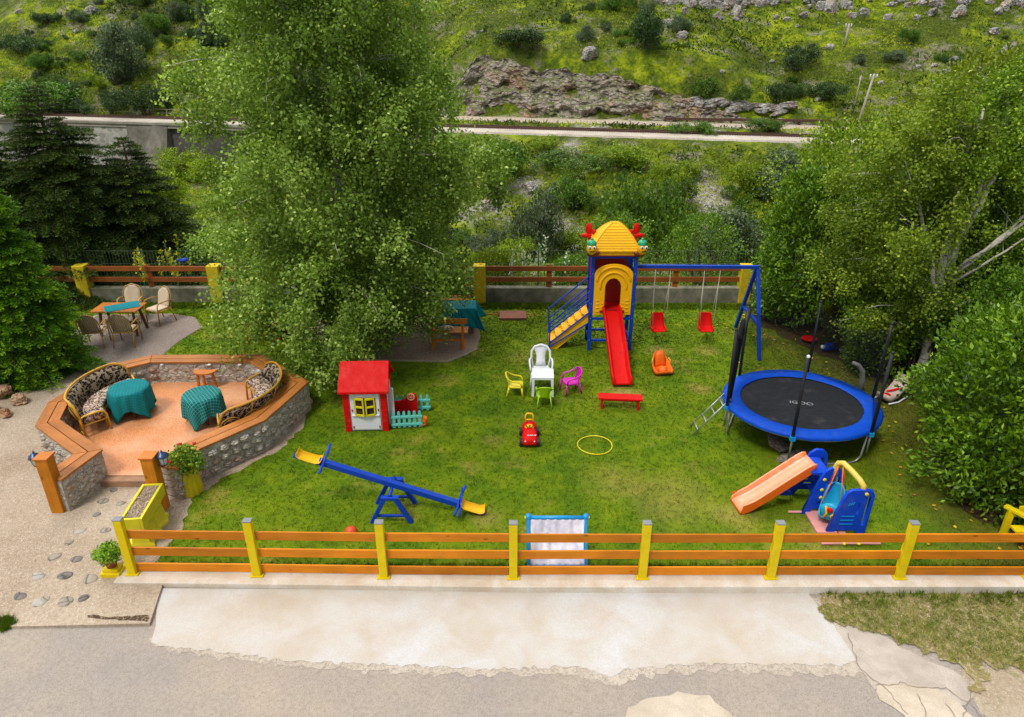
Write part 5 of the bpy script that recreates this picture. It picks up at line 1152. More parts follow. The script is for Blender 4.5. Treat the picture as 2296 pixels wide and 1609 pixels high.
m = MB(); m.smooth = True; m.loft([[(-w_, y, z-.02), (-w_, y, z+.01), (0, y, z), (w_, y, z+.01), (w_, y, z-.02)] for y, z, w_ in ((-.22, .39, .17), (-.21, .42, .21), (0, .40, .22), (.16, .40, .18))]); m.build('seat', WHITE, t, bevel=.004)
for sx in (-1, 1):
    m = MB(); m.tube([(sx*.21, -.19, .41), (sx*.25, -.23, 0)], [.032, .02], 6); m.build('leg', WHITE, t)
    m = MB(); m.tube([(sx*.17, .15, .40), (sx*.22, .25, 0)], [.032, .02], 6); m.build('leg', WHITE, t)
for e in (-1, 1): m = MB(); m.tube([(e*.24, -.19, .41), (e*.26, -.16, .56), (e*.27, 0, .59), (e*.26, .12, .60), (e*.22, .18, .60)], .024, 6); m.build('armrest', WHITE, t)
m = MB(); m.tube([(-.19, .14, .42), (-.225, .19, .60), (-.215, .24, .76), (-.14, .275, .86), (0, .285, .90), (.14, .275, .86), (.215, .24, .76), (.225, .19, .60), (.19, .14, .42)], .026, 8)
rg = []
for z, y, w_ in ((.41, .145, .13), (.52, .18, .105), (.64, .215, .10), (.74, .245, .125), (.83, .27, .16), (.88, .283, .10)): rg.append([(-w_, y-.01, z), (0, y+.012, z), (w_, y-.01, z), (w_, y+.008, z), (0, y+.03, z), (-w_, y+.008, z)])
m.smooth = True; m.loft(rg); m.build('backrest', WHITE, t)
t = thing('red_bench', 'low red wooden bench in front of the red slide', 'bench', (2.40, 13.98, 0), R(-5))
m = MB(); m.box((0, 0, .265), (.97, .26, .045)); m.build('seat', RED, t, bevel=.006)
for sx in (-1, 1): m = MB(); m.box((sx*.40, 0, .12), (.045, .22, .245)); m.build('leg', RED, t, bevel=.004)
m = MB(); m.box((0, 0, .20), (.75, .03, .07)); m.build('stretcher', RED, t)
# rocker
t = thing('rocker_toy', 'orange plastic rocking seat toy on the lawn below the right swing', 'rocker', (3.66, 15.78, 0), R(6))
m = MB(); m.smooth = True; rg = []
for y, w_, zb, rim in ((-.30, .13, .12, .02), (-.27, .20, .06, .07), (-.18, .225, .03, .12), (0, .22, .02, .17), (.15, .19, .05, .22), (.27, .13, .12, .24), (.31, .07, .19, .22)):
    rg.append([(-w_, y, zb), (-w_-.01, y, zb+rim), (-w_+.025, y, zb+rim), (-w_+.04, y, zb+.05), (w_-.04, y, zb+.05), (w_-.025, y, zb+rim), (w_+.01, y, zb+rim), (w_, y, zb)])
m.loft(rg); m.build('rocker_base', ORANGE, t)
m = MB(); m.smooth = True; rg = []
for y, z, w_, h in ((.10, .05, .12, .12), (.13, .05, .125, .36), (.19, .06, .115, .42), (.25, .08, .10, .38), (.28, .1, .09, .2)): rg.append([(-w_, y, z), (-w_, y, z+h*.8), (-w_*.6, y, z+h), (w_*.6, y, z+h), (w_, y, z+h*.8), (w_, y, z)])
m.loft(rg); m.build('backrest', ORANGE, t)
m = MB(); m.smooth = True; m.ball((0, -.10, .12), .14, 12, (.85, 1.0, .55)); m.build('seat', ORANGE, t)
m = MB(); m.tube([(-.22, .03, .18), (-.225, .06, .28), (-.2, .12, .31)], .014, 6); m.tube([(.22, .03, .18), (.225, .06, .28), (.2, .12, .31)], .014, 6); m.build('handle', YEL, t)
# ride-on car
t = thing('ride_on_car', 'small red ride-on toy car with yellow seat and handle facing the viewer', 'toy car', (.36, 12.62, 0), R(0))
m = MB(); m.smooth = True; rg = []
for y, w_, z0, z1 in ((-.34, .10, .09, .15), (-.32, .135, .07, .21), (-.22, .15, .06, .26), (-.10, .15, .06, .30), (-.04, .13, .06, .31), (.0, .12, .06, .24), (.12, .13, .06, .22), (.2, .145, .06, .26), (.28, .14, .07, .29), (.31, .11, .09, .27)):
    rg.append([(-w_, y, z0), (-w_-.01, y, (z0+z1)/2), (-w_+.02, y, z1-.02), (-w_*.5, y, z1), (w_*.5, y, z1), (w_-.02, y, z1-.02), (w_+.01, y, (z0+z1)/2), (w_, y, z0)])
m.loft(rg); m.build('body', RED, t)
m = MB(); m.smooth = True; m.ball((0, .13, .24), .10, 12, (1, 1, .35)); m.build('seat', YEL, t)
m = MB(); m.tube([(-.075, .27, .26), (-.08, .30, .40), (-.05, .31, .45), (.05, .31, .45), (.08, .30, .40), (.075, .27, .26)], .019, 8); m.tube([(-.07, .285, .32), (.07, .285, .32)], .015, 6); m.build('push_handle', YEL, t)
m = MB(); m.tube([(.0, -.06, .28), (.0, -.01, .36)], .015, 6); m.tube([(.075*math.cos(k*PI/7), -.0+.03*math.sin(k*PI/7), .37+.068*math.sin(k*PI/7)) for k in range(14)], .013, 6, True); m.build('steering_wheel', DRED, t)
for y, r in ((-.22, .085), (.20, .085)):
    for sx in (-1, 1):
        m = MB(); M = Matrix.Translation((sx*.175, y, r)) @ Matrix.Rotation(PI/2, 4, 'Y')
        n = 20; m.prism([(r*math.cos(k*2*PI/n)*(1+.03*(k % 2)), r*math.sin(k*2*PI/n)*(1+.03*(k % 2))) for k in range(n)], -.032, .032, M); w_ = m.build('wheel', BLACK, t, bevel=.008)
        m = MB(); m.prism([(r*.5*math.cos(k*2*PI/n), r*.5*math.sin(k*2*PI/n)) for k in range(n)], -.036, .036, M); m.build('hub', GREY, w_)
m = MB(); m.ball((-.09, -.315, .165), .022, 8); m.ball((.09, -.315, .165), .022, 8); m.build('headlights', WHITE, t)
def text(s, size, M, mat, parent, name='lettering', ext=.001, shear=0):
    c = bpy.data.curves.new(name, 'FONT'); c.body = s; c.size = size; c.extrude = ext; c.align_x = 'CENTER'; c.align_y = 'CENTER'; c.shear = shear; c.materials.append(mat)
    tmp = bpy.data.objects.new('tmp', c); me = bpy.data.meshes.new_from_object(tmp); bpy.data.objects.remove(tmp); me.name = name
    o = bpy.data.objects.new(name, me); COL.objects.link(o); o.parent = parent; o.matrix_local = M; return o
text('mmm.ol', .055, Matrix.Translation((.035, -.245, .264)) @ Matrix.Rotation(R(22), 4, 'X'), WHITE, t, ext=.004)
t = thing('hoop', 'thin yellow hoop lying on the lawn', 'hoop', (1.68, 12.39, .025)); m = MB(); m.tube([(.35*math.cos(k*PI/32), .35*math.sin(k*PI/32), .006*math.sin(k*.2)) for k in range(64)], .011, 8, True); m.build('ring', LEMON, t)
t = thing('ball', 'orange red ball on the grass behind the front fence', 'ball', (-2.68, 9.55, .11)); m = MB(); m.ball((0, 0, 0), .11, 20); o = m.build('shell', plastic('orange_ball', (.62, .07, .01, 1), .5), t)
# seesaw
t = thing('seesaw', 'blue metal seesaw with yellow seats, its right end resting on the lawn', 'seesaw', (-2.07, 10.22, 0))
for sy in (-1, 1):
    y = sy*.27; m = MB()
    for sx in (-1, 1): m.bar((sx*.09, y, .50), (sx*.34, y, 0), .08, .07)
    m.bar((-.15, y, .51), (.15, y, .51), .085, .05); m.bar((-.24, y, .14), (.24, y, .14), .04, .04); m.build('stand', BLUE, t, bevel=.006)
m = MB(); m.tube([(0, -.27, .545), (0, .27, .545)], .035, 10); m.build('axle', BLUE, t)
tl = math.atan2(-1.12, 2.95); Mb = Matrix.Translation((0, 0, .62)) @ Matrix.Rotation(-tl, 4, 'Y')
def bt(m): m.v = [tuple(Mb @ Vector(v)) for v in m.v]; return m
m = MB(); m.box((-.01, 0, 0), (2.55, .11, .095)); bt(m).build('beam', BLUE, t, bevel=.008)
for sx in (-1, 1):
    m = MB(); m.box((sx*1.46, 0, -.025), (.50, .14, .02)); bt(m).build('seat_bracket', BLUE, t)
    m = MB(); m.smooth = True; rg = []
    for x, z in ((-.215, .075), (-.20, .03), (-.14, .0), (0, -.005), (.14, .0), (.20, .03), (.215, .075)): rg.append([(sx*1.46+x, -.13, z+.02), (sx*1.46+x, 0, z), (sx*1.46+x, .13, z+.02), (sx*1.46+x, .13, z+.01), (sx*1.46+x, 0, z-.025), (sx*1.46+x, -.13, z+.01)])
    m.loft(rg); bt(m).build('seat', YEL, t)
    m = MB(); x = sx*1.20; m.tube([(x, -.30, -.02), (x, -.16, .02), (x, 0, .06), (x, .16, .11), (x, .30, .20)], .022, 8, sy=.5) if sx < 0 else m.tube([(x-.03, -.30, -.04), (x, -.15, .02), (x, 0, .05), (x+.02, .14, .10), (x+.05, .22, .26)], .022, 8)
    if sx > 0: m.tube([(x+.05, -.30, -.04), (x+.06, -.1, .02), (x+.0, .2, .2)], .018, 8)
    bt(m).build('handlebar', BLUE, t)
# toy goal
t = thing('toy_goal', 'small toy goal with blue tube frame and white net behind the front fence', 'goal', (.715, 9.16, 0))
WN = NM('white_net_cloth'); co = WN.co(); WN.bump(WN.noise(co, 9, 4), .5, .03); WN.fin(WN.mix(WN.ramp(WN.noise(co, 6, 4), [(.4, 0.), (.7, 1.)]), lin(236, 238, 250), lin(190, 196, 226)), .8, .1)
for sx in (-1, 1):
    m = MB(); m.bar((sx*.455, .04, 0), (sx*.455, .02, .72), .06, .10); m.bar((sx*.455, .04, .05), (sx*.455, -.34, .04), .045); m.bar((sx*.455, -.34, .04), (sx*.455, -.0, .68), .05, .07); o = m.build('post', CYAN, t, bevel=.012)
    m = MB(); m.lathe([(.045, .68), (.05, .72), (.035, .76)], 12, (sx*.455, .02, 0)); m.build('cap', CYAN, o)
    m = MB(); m.tube([(sx*.49, .02, .70), (sx*.515, .02, .70)], .026, 8); m.build('bolt', LEMON, o)
m = MB(); m.tube([(-.46, .02, .70), (.46, .02, .70)], .033, 10); m.build('crossbar', CYAN, t)
m = MB(); m.tube([(-.46, -.34, .04), (.46, -.34, .04)], .02, 8); m.build('rear_bar', CYAN, t)
m = MB(); m.smooth = True; nx, nz = 40, 26; vs = []
for j in range(nz+1):
    for i in range(nx+1):
        u = i/nx*2-1; q = j/nz; e = 1-abs(u)**4; sg = math.sin(q*PI)
        vs.append((u*.43*(1-.03*sg), .0-.34*q+.05*e*sg+.012*math.sin(u*11+q*4)*sg+.008*math.sin(u*23), .66*(1-q)+.05-.10*e*sg-.022*abs(math.sin(u*9))*(1-q)))
m.add(vs, [(j*(nx+1)+i, (j+1)*(nx+1)+i, (j+1)*(nx+1)+i+1, j*(nx+1)+i+1) for j in range(nz) for i in range(nx)]); o = m.build('net', WN.m, t); so = o.modifiers.new('s', 'SOLIDIFY'); so.thickness = .004

# ================================================================== TRAMPOLINE
t = thing('trampoline', 'large round blue trampoline with black mat and net poles beside the shrubs', 'trampoline', (5.93, 12.92, 0)); t.scale = (1, .94, 1)
RZ = .74
m = MB(); m.lathe([(.001, 0), (1.26, 0)], 64, (0, 0, RZ-.02), cap=False); m.build('mat', MATB, t)
m = MB(); m.smooth = True; n = 96
prof = [(1.20, .0), (1.22, .018), (1.36, .028), (1.52, .022), (1.56, -.01), (1.56, -.05)]
m.lathe(prof, n, (0, 0, RZ), fn=lambda a, i: 1+.004*math.sin(a*37+i)+.003*math.sin(a*13), cap=False); m.build('safety_pad', PADB, t)
m = MB(); m.tube([(1.50*math.cos(k*PI/32), 1.50*math.sin(k*PI/32), RZ-.07) for k in range(64)], .026, 8, True); m.build('ring_frame', STEEL, t)
m = MB()
for k in range(72): a = k*PI/36; m.bar((1.27*math.cos(a), 1.27*math.sin(a), RZ-.03), (1.48*math.cos(a), 1.48*math.sin(a), RZ-.06), .012)
m.build('springs', STEEL, t)
A0 = R(-114)
for k in range(3):
    a = A0+k*2*PI/3; b_ = a+PI/3
    pa, pb = [Vector((1.50*math.cos(q), 1.50*math.sin(q), 0)) for q in (a, b_)]
    if k == 2: pa, pb = [Vector((1.50*math.cos(q), 1.50*math.sin(q), 0)) for q in (a, b_)]
    mid = (pa+pb)/2
    m = MB(); pts = [pa+Vector((0, 0, RZ-.07)), pa*.98+Vector((0, 0, .14)), pa.lerp(pb, .05)*.98+Vector((0, 0, .04)), pa.lerp(pb, .15)+Vector((0, 0, .02)), pa.lerp(pb, .85)+Vector((0, 0, .02)), pa.lerp(pb, .95)*.98+Vector((0, 0, .04)), pb*.98+Vector((0, 0, .14)), pb+Vector((0, 0, RZ-.07))]
    m.tube(pts, .022, 8); m.build('leg', STEEL, t)
PT = []
for k in range(6):
    a = A0+k*PI/3; x, y = 1.56*math.cos(a), 1.56*math.sin(a); lean = .02
    m = MB(); m.tube([(x, y, .25), (x*1.0, y*1.0, RZ)], .020, 8); m.build('pole_clamp', STEEL, t)
    thick = .034
    m = MB(); m.tube([(x, y, RZ-.05), (x*1.02, y*1.02, 2.38)], thick, 8); p = m.build('net_pole', BLACK, t)
    m = MB(); m.ball((x*1.02, y*1.02, 2.40), .035, 10); m.build('pole_tip', WHITE if k == 0 else BLACK, p)
    m = MB(); m.box((x, y, RZ-.06), (.09, .09, .09)); m.build('corner_bracket', CYAN, t); PT.append((x*1.0, y*1.0))
nm = NM('safety_net'); nm.fin((.006, .007, .009, 1), .8, .1); tr = nm.n('BsdfTransparent'); mx = nm.n('MixShader'); mx.inputs[0].default_value = .42
nm.l(tr.outputs[0], mx.inputs[1]); nm.l(nm.b.outputs[0], mx.inputs[2]); nm.l(mx.outputs[0], nm.out.inputs[0]); NETM = nm.m
def netpanel(p, q, sag, z0=RZ+.0, z1=2.3, name='net'):
    m = MB(); m.smooth = True; nx, nz = 16, 10; vs = []
    for j in range(nz+1):
        for i in range(nx+1):
            u = i/nx; f = j/nz; s_ = math.sin(u*PI); x = p[0]+(q[0]-p[0])*u; y = p[1]+(q[1]-p[1])*u; k = 1-.05*s_*math.sin(f*PI)
            vs.append((x*k, y*k, z0+(z1-z0)*f-sag*s_*f))
    m.add(vs, [(j*(nx+1)+i, j*(nx+1)+i+1, (j+1)*(nx+1)+i+1, (j+1)*(nx+1)+i) for j in range(nz) for i in range(nx)]); m.build(name, NETM, t)
for k in (2, 3): netpanel(PT[k], PT[(k+1) % 6], .22)
netpanel(PT[1], PT[2], .25)
# net gathered and bunched between the two left poles
m = MB(); m.smooth = True
a, b_ = PT[5], PT[4]; rg = []
for f in [i/10 for i in range(11)]:
    z = RZ+.1+1.5*f; u = .12+.30*f; w_ = .10+.22*math.sin(f*PI*.9); c = Vector((a[0]+(b_[0]-a[0])*u, a[1]+(b_[1]-a[1])*u, z)); d = Vector((b_[0]-a[0], b_[1]-a[1], 0)).normalized(); nn_ = Vector((-d.y, d.x, 0))
    rg.append([c+d*w_*math.cos(q*PI/6)*(1+.2*math.sin(q*2))+nn_*.05*math.sin(q*PI/6) for q in range(12)])
m.loft(rg); m.build('bunched_net', plastic('bunched_black_net', (.012, .013, .015, 1), .85, .3, .1), t)
m = MB(); pts = [Vector((a[0], a[1], 2.3)).lerp(Vector((b_[0], b_[1], 2.3)), k/10)-Vector((0, 0, .28*math.sin(k*PI/10))) for k in range(11)]; m.tube(pts, .05, 8); m.build('net_edge', BLACK, t)
m = MB(); m.tube([Vector((PT[5][0]*.95, PT[5][1]*.95+.1, .8)), Vector((PT[5][0]*.9, PT[5][1]*.9+.3, 1.35)), Vector((PT[5][0]*.86, PT[5][1]+.5, 1.95))], .008, 5); m.build('cord', LEMON, t)
c3 = .9063
Mt = Matrix.Translation((-.0, -.05, RZ-.014)) @ Matrix.Rotation(R(-17), 4, 'Z')
text('iGOO', .18, Mt, plastic('faded_white_print', (.34, .35, .38, 1), .7, .6), t, 'mat_print', ext=.0015)
# ladder at the left
t2 = thing('trampoline_ladder', 'thin metal ladder leaning on the left edge of the trampoline', 'ladder', (4.40, 13.0, 0))
m = MB()
for y in (-.16, .16): m.tube([(.02, y, .80), (-.62, y-.02, .02)], .014, 6)
m.build('side_rail', STEEL, t2)
for k in range(4): f = .15+k*.24; m = MB(); m.tube([(.02-.64*f, -.16, .80-.78*f), (.02-.64*f, .16, .80-.78*f)], .016, 6); m.build('rung', STEEL, t2)
m = MB(); m.box((.03, 0, .72), (.05, .30, .14)); m.build('cover', PADB, t2)
for x, y, s, lb in ((1748, 1012, .30, 'flat grey stone under the near edge of the trampoline'), (1790, 1040, .33, 'brownish flat stone between the trampoline and the toy slide')):
    X, Y, _ = P(x, y); boulder((X, Y+.15, .06), s, lb, name='flat_stone', mat=COBBLE, sq=(1.3, .8, .4))

# ================================================================== CHILDREN'S SLIDE AND SWING SET
t = thing('toddler_play_set', 'plastic play set with peach slide, blue ladder frames and yellow swing arch', 'play set', (0, 0, 0))
m = MB(); m.smooth = True; rg = []
p0 = Vector((5.14, 10.52, .84)); p1 = Vector((3.98, 10.36, .10)); d = (p1-p0); sd2 = Vector((d.y, -d.x, 0)).normalized()
for f, dz, ri in ((-.06, .02, .03), (0, .0, .09), (.08, .0, .10), (.3, -.02, .10), (.6, -.05, .10), (.8, -.06, .09), (.92, -.03, .07), (1.0, -.01, .03), (1.02, -.03, .0)):
    c = p0+d*f+Vector((0, 0, dz)); rg.append([c+sd2*x+Vector((0, 0, z*(ri/.1) if z > 0 else z)) for x, z in ((-.20, -.10), (-.215, .10), (-.18, .105), (-.155, .0), (.155, .0), (.18, .105), (.215, .10), (.20, -.10))])
q0 = len(m.mi); m.loft(rg); m.mi = [1 if (i < 64 and i % 8 in (0, 2, 4, 6, 7)) or i >= 64 else 0 for i in range(len(m.mi))]; m.build('slide', [PEACH, ORANGE], t)
m = MB()
for sgn in (-1, 1):
    vs = []
    for f, dz in ((.0, .0), (.3, -.02), (.6, -.05), (.85, -.05), (1.0, -.0)):
        c = p0+d*f+Vector((0, 0, dz)); vs += [c+sd2*sgn*.217+Vector((0, 0, .085)), c+sd2*sgn*.212+Vector((0, 0, -.10))]
    m.add(vs, [(2*i, 2*i+1, 2*i+3, 2*i+2) for i in range(4)])
m.build('slide_side', ORANGE, t)
def xz_panel(outer, holes, y, th, name, mat, parent, skew=0):
    """plate in the x-z plane with holes, built through a 2D curve"""
    c = bpy.data.curves.new(name, 'CURVE'); c.dimensions = '2D'; c.fill_mode = 'BOTH'; c.extrude = th/2-.012; c.bevel_depth = .012; c.bevel_resolution = 2; c.resolution_u = 6
    for poly in [outer]+holes:
        sp = c.splines.new('BEZIER'); sp.bezier_points.add(len(poly)-1); sp.use_cyclic_u = True
        for b, (x, z) in zip(sp.bezier_points, poly): b.co = (x, z, 0); b.handle_left_type = b.handle_right_type = 'VECTOR'
    c.materials.append(mat); tmp = bpy.data.objects.new('tmp', c); me = bpy.data.meshes.new_from_object(tmp); bpy.data.objects.remove(tmp)
    o = bpy.data.objects.new(name, me); COL.objects.link(o); o.parent = parent; o.matrix_local = Matrix.Translation((0, y, 0)) @ Matrix.Rotation(PI/2, 4, 'X'); return o
def ladder_side(x0, y, nm):
    o = xz_panel([(x0, 0), (x0+.10, 0), (x0+.16, .12), (x0+.44, .12), (x0+.50, 0), (x0+.62, 0), (x0+.61, .4), (x0+.58, .78), (x0+.55, .88), (x0+.48, .94), (x0+.36, .95), (x0+.27, .88), (x0+.20, .70)],
     [[(x0+.22, .2), (x0+.42, .2), (x0+.40, .28), (x0+.24, .28)], [(x0+.47, .30), (x0+.555, .30), (x0+.53, .80), (x0+.45, .80)], [(x0+.34, .56), (x0+.41, .54), (x0+.41, .76), (x0+.34, .82)]], y, .06, nm, BLUEP, t)
    m = MB()
    for x, z in ((x0+.27, .73), (x0+.26, .52), (x0+.27, .36)): m.tube([(x, y-.045, z), (x, y-.02, z)], .032, 10)
    m.build('yellow_bolt', LEMON, t); return o
BLUEP = plastic('bright_blue_plastic', (.002, .055, .56, 1), .42, .12, .22)
ladder_side(5.07, 10.20, 'ladder_side'); ladder_side(5.03, 10.78, 'ladder_side')
m = MB()
for z, x in ((.22, 5.40), (.44, 5.43), (.66, 5.46)): m.box((x, 10.49, z), (.14, .52, .05))
m.build('step', BLUEP, t, bevel=.01)
m = MB(); m.box((5.30, 10.49, .80), (.3, .5, .05)); m.build('platform', BLUEP, t, bevel=.01)
m = MB(); m.box((4.86, 10.62, .26), (.26, .10, .07)); m.box((4.86, 10.62, .14), (.30, .10, .07)); m.tube([(4.75, 10.6, .1), (4.72, 10.6, .3), (4.95, 10.6, .36)], .03, 8); m.build('basket_hoop_bracket', BLUEP, t, bevel=.01)
o = xz_panel([(5.28, 0), (5.36, 0), (5.42, .09), (5.74, .09), (5.80, 0), (5.92, 0), (5.93, .3), (5.94, .78), (5.89, .87), (5.80, .89), (5.56, .88), (5.49, .82), (5.43, .64)],
 [[(5.815, .18), (5.885, .18), (5.895, .77), (5.835, .79)], [(5.69, .42), (5.745, .40), (5.745, .60), (5.71, .68)]], 9.66, .06, 'swing_frame_side', BLUEP, t); o.location.x += .0
m = MB(); 
for k in range(3): m.box((5.55+.035*k, 9.62, .62+.01*k), (.014, .012, .06), ry=R(20))
for z in (.22, .30, .38): m.box((5.57, 9.622, z), (.22, .01, .012))
m.build('embossed_marks', CYAN, t); m = MB(); m.tube([(5.79, 9.60, .83), (5.79, 9.63, .83)], .03, 10); m.build('yellow_bolt', LEMON, t)
m = MB(); m.tube([(5.50, 10.20, .82), (5.50, 10.20, .96), (5.52, 10.18, 1.06), (5.56, 10.10, 1.11), (5.62, 9.95, 1.08), (5.71, 9.77, 1.00), (5.75, 9.70, .94), (5.75, 9.68, .86)], .048, 12); m.build('swing_arch', plastic('pale_yellow_plastic', (.80, .56, .10, 1), .35), t)
m = MB(); m.box((5.30, 9.93, .03), (.34, .62, .045)); m.tube([(4.84, 10.20, .03), (5.62, 10.20, .03)], .025, 8); m.tube([(5.10, 9.36, .03), (5.30, 9.35, .045), (5.85, 9.35, .045), (6.08, 9.37, .02)], .022, 8); m.bar((5.55, 9.36, .03), (5.55, 9.66, .03), .12, .03); m.build('base_plate', PINK, t, bevel=.008)
m = MB(); m.ball((5.46, 9.33, .05), .03, 8); m.ball((5.70, 9.33, .05), .03, 8); m.build('yellow_bolt', LEMON, t)
s = thing('toddler_swing', 'cyan bucket swing seat hanging under the yellow arch of the play set', 'swing', (5.44, 9.94, .18), R(-32), s=1.15)
m = MB(); bucket(m, [(-.17, .02, .12), (-.15, .03, .14), (-.02, .0, .15), (.10, .03, .15), (.16, .14, .145), (.19, .28, .13), (.21, .40, .10), (.215, .44, .06)], .085); m.build('seat', plastic('light_cyan_plastic', (.01, .38, .62, 1), .35), s)
m = MB(); m.smooth = True; m.ball((0, -.16, .16), .12, 14, (1.2, .35, 1.1)); fr_ = m.build('front_guard', plastic('light_cyan_plastic', (.01, .38, .62, 1), .35), s)
m = MB(); m.ball((0, -.215, .21), .045, 12, (1, .6, 1)); m.build('red_button', RED, fr_); m = MB(); m.tube([(-.07, -.2, .05), (-.03, -.215, .14), (-.06, -.21, .26)], .016, 6); m.tube([(.05, -.2, .05), (.03, -.215, .12), (.07, -.21, .16)], .016, 6); m.build('yellow_figures', YEL, fr_)
for sx in (-1, 1): m = MB(); m.tube([(sx*.03, 0, .84), (sx*.13, -.13, .22)], .008, 5); m.tube([(sx*.03, 0, .84), (sx*.12, .17, .40)], .008, 5); m.build('rope', ORANGE, s)

# ---- things in the shade at right
t = thing('baby_bouncer', 'pale pink and white baby rocker with red straps under the glossy shrub', 'bouncer', (8.62, 14.35, 0), R(-60))
m = MB(); m.smooth = True; m.loft([[(-.17, y, z), (-.15, y, z+.08), (.15, y, z+.08), (.17, y, z), (.1, y, z-.05), (-.1, y, z-.05)] for y, z in ((-.32, .16), (-.22, .10), (0, .12), (.18, .26), (.36, .46))]); m.build('seat', plastic('pale_pink_plastic', (.55, .44, .38, 1), .5), t)
m = MB(); m.bar((-.08, -.1, .2), (.08, .1, .3), .05, .02); m.ball((0, -.2, .18), .09, 10, (1, 1, .4)); m.build('straps', RED, t)
m = MB(); m.tube([(-.18, -.34, .06), (-.19, 0, .02), (-.18, .34, .08)], .02, 6); m.tube([(.18, -.34, .06), (.19, 0, .02), (.18, .34, .08)], .02, 6); m.build('runners', WHITE, t)
t = thing('blue_toy', 'dark blue plastic toy half hidden under the birch', 'toy', (8.35, 17.0, 0), R(15)); m = MB(); m.smooth = True; m.loft([[(x, -.1, .08), (x, 0, .2+h), (x, .1, .08), (x, 0, .02)] for x, h in ((-.28, 0), (-.2, .04), (.1, .05), (.3, -.02))]); m.build('body', BLUE, t); m = MB(); m.ball((-.3, 0, .14), .06, 8); m.ball((.2, -.1, .06), .06, 8); m.build('wheels', WHITE, t)
t = thing('red_disc', 'red plastic bowl in the shade behind the trampoline', 'bowl', (7.95, 17.55, .02)); m = MB(); m.lathe([(.08, 0), (.19, .09), (.2, .09), (.19, .1), (.08, .02)], 20); m.build('bowl', RED, t)
t = thing('downpipe', 'short curved grey pipe standing behind the right side of the trampoline', 'pipe', (7.92, 14.6, 0)); m = MB(); m.tube([(.1, 0, 0), (.1, 0, .35), (.05, 0, .6), (-.06, .02, .74), (-.2, .03, .8)], [.06, .06, .055, .05, .04], 10); m.build('bend', plastic('dull_grey_pipe', (.26, .27, .27, 1), .6), t); m = MB(); m.lathe([(.12, 0), (.12, .06), (.07, .1)], 12, (.1, 0, 0)); m.build('foot', STEEL, t)
# yellow wooden bench/planter at the right end of the fence
t = thing('yellow_bench', 'bright yellow wooden bench partly behind the right end of the front fence', 'bench', (9.05, 8.95, -.08), R(-12))
m = MB()
m.bar((-1.0, .55, .62), (-.35, -.2, .62), .10, .05); m.build('armrest', YPAINT, t, bevel=.006)
for p in ((-.93, .47), (-.42, -.12)): m = MB(); m.bar((p[0], p[1], 0), (p[0], p[1], .6), .09); m.build('leg', YPAINT, t, bevel=.006)
m = MB(); 
for k in range(4): m.box((.0+.06*k, .45-.19*k, .38), (1.9, .17, .04), rz=R(12))
m.build('seat', YPAINT, t, bevel=.004)
m = MB(); m.box((.1, .66, .62), (1.9, .04, .16), rz=R(12)); m.box((.15, -.30, .28), (1.7, .04, .14), rz=R(12)); m.build('boards', YPAINT, t, bevel=.004)

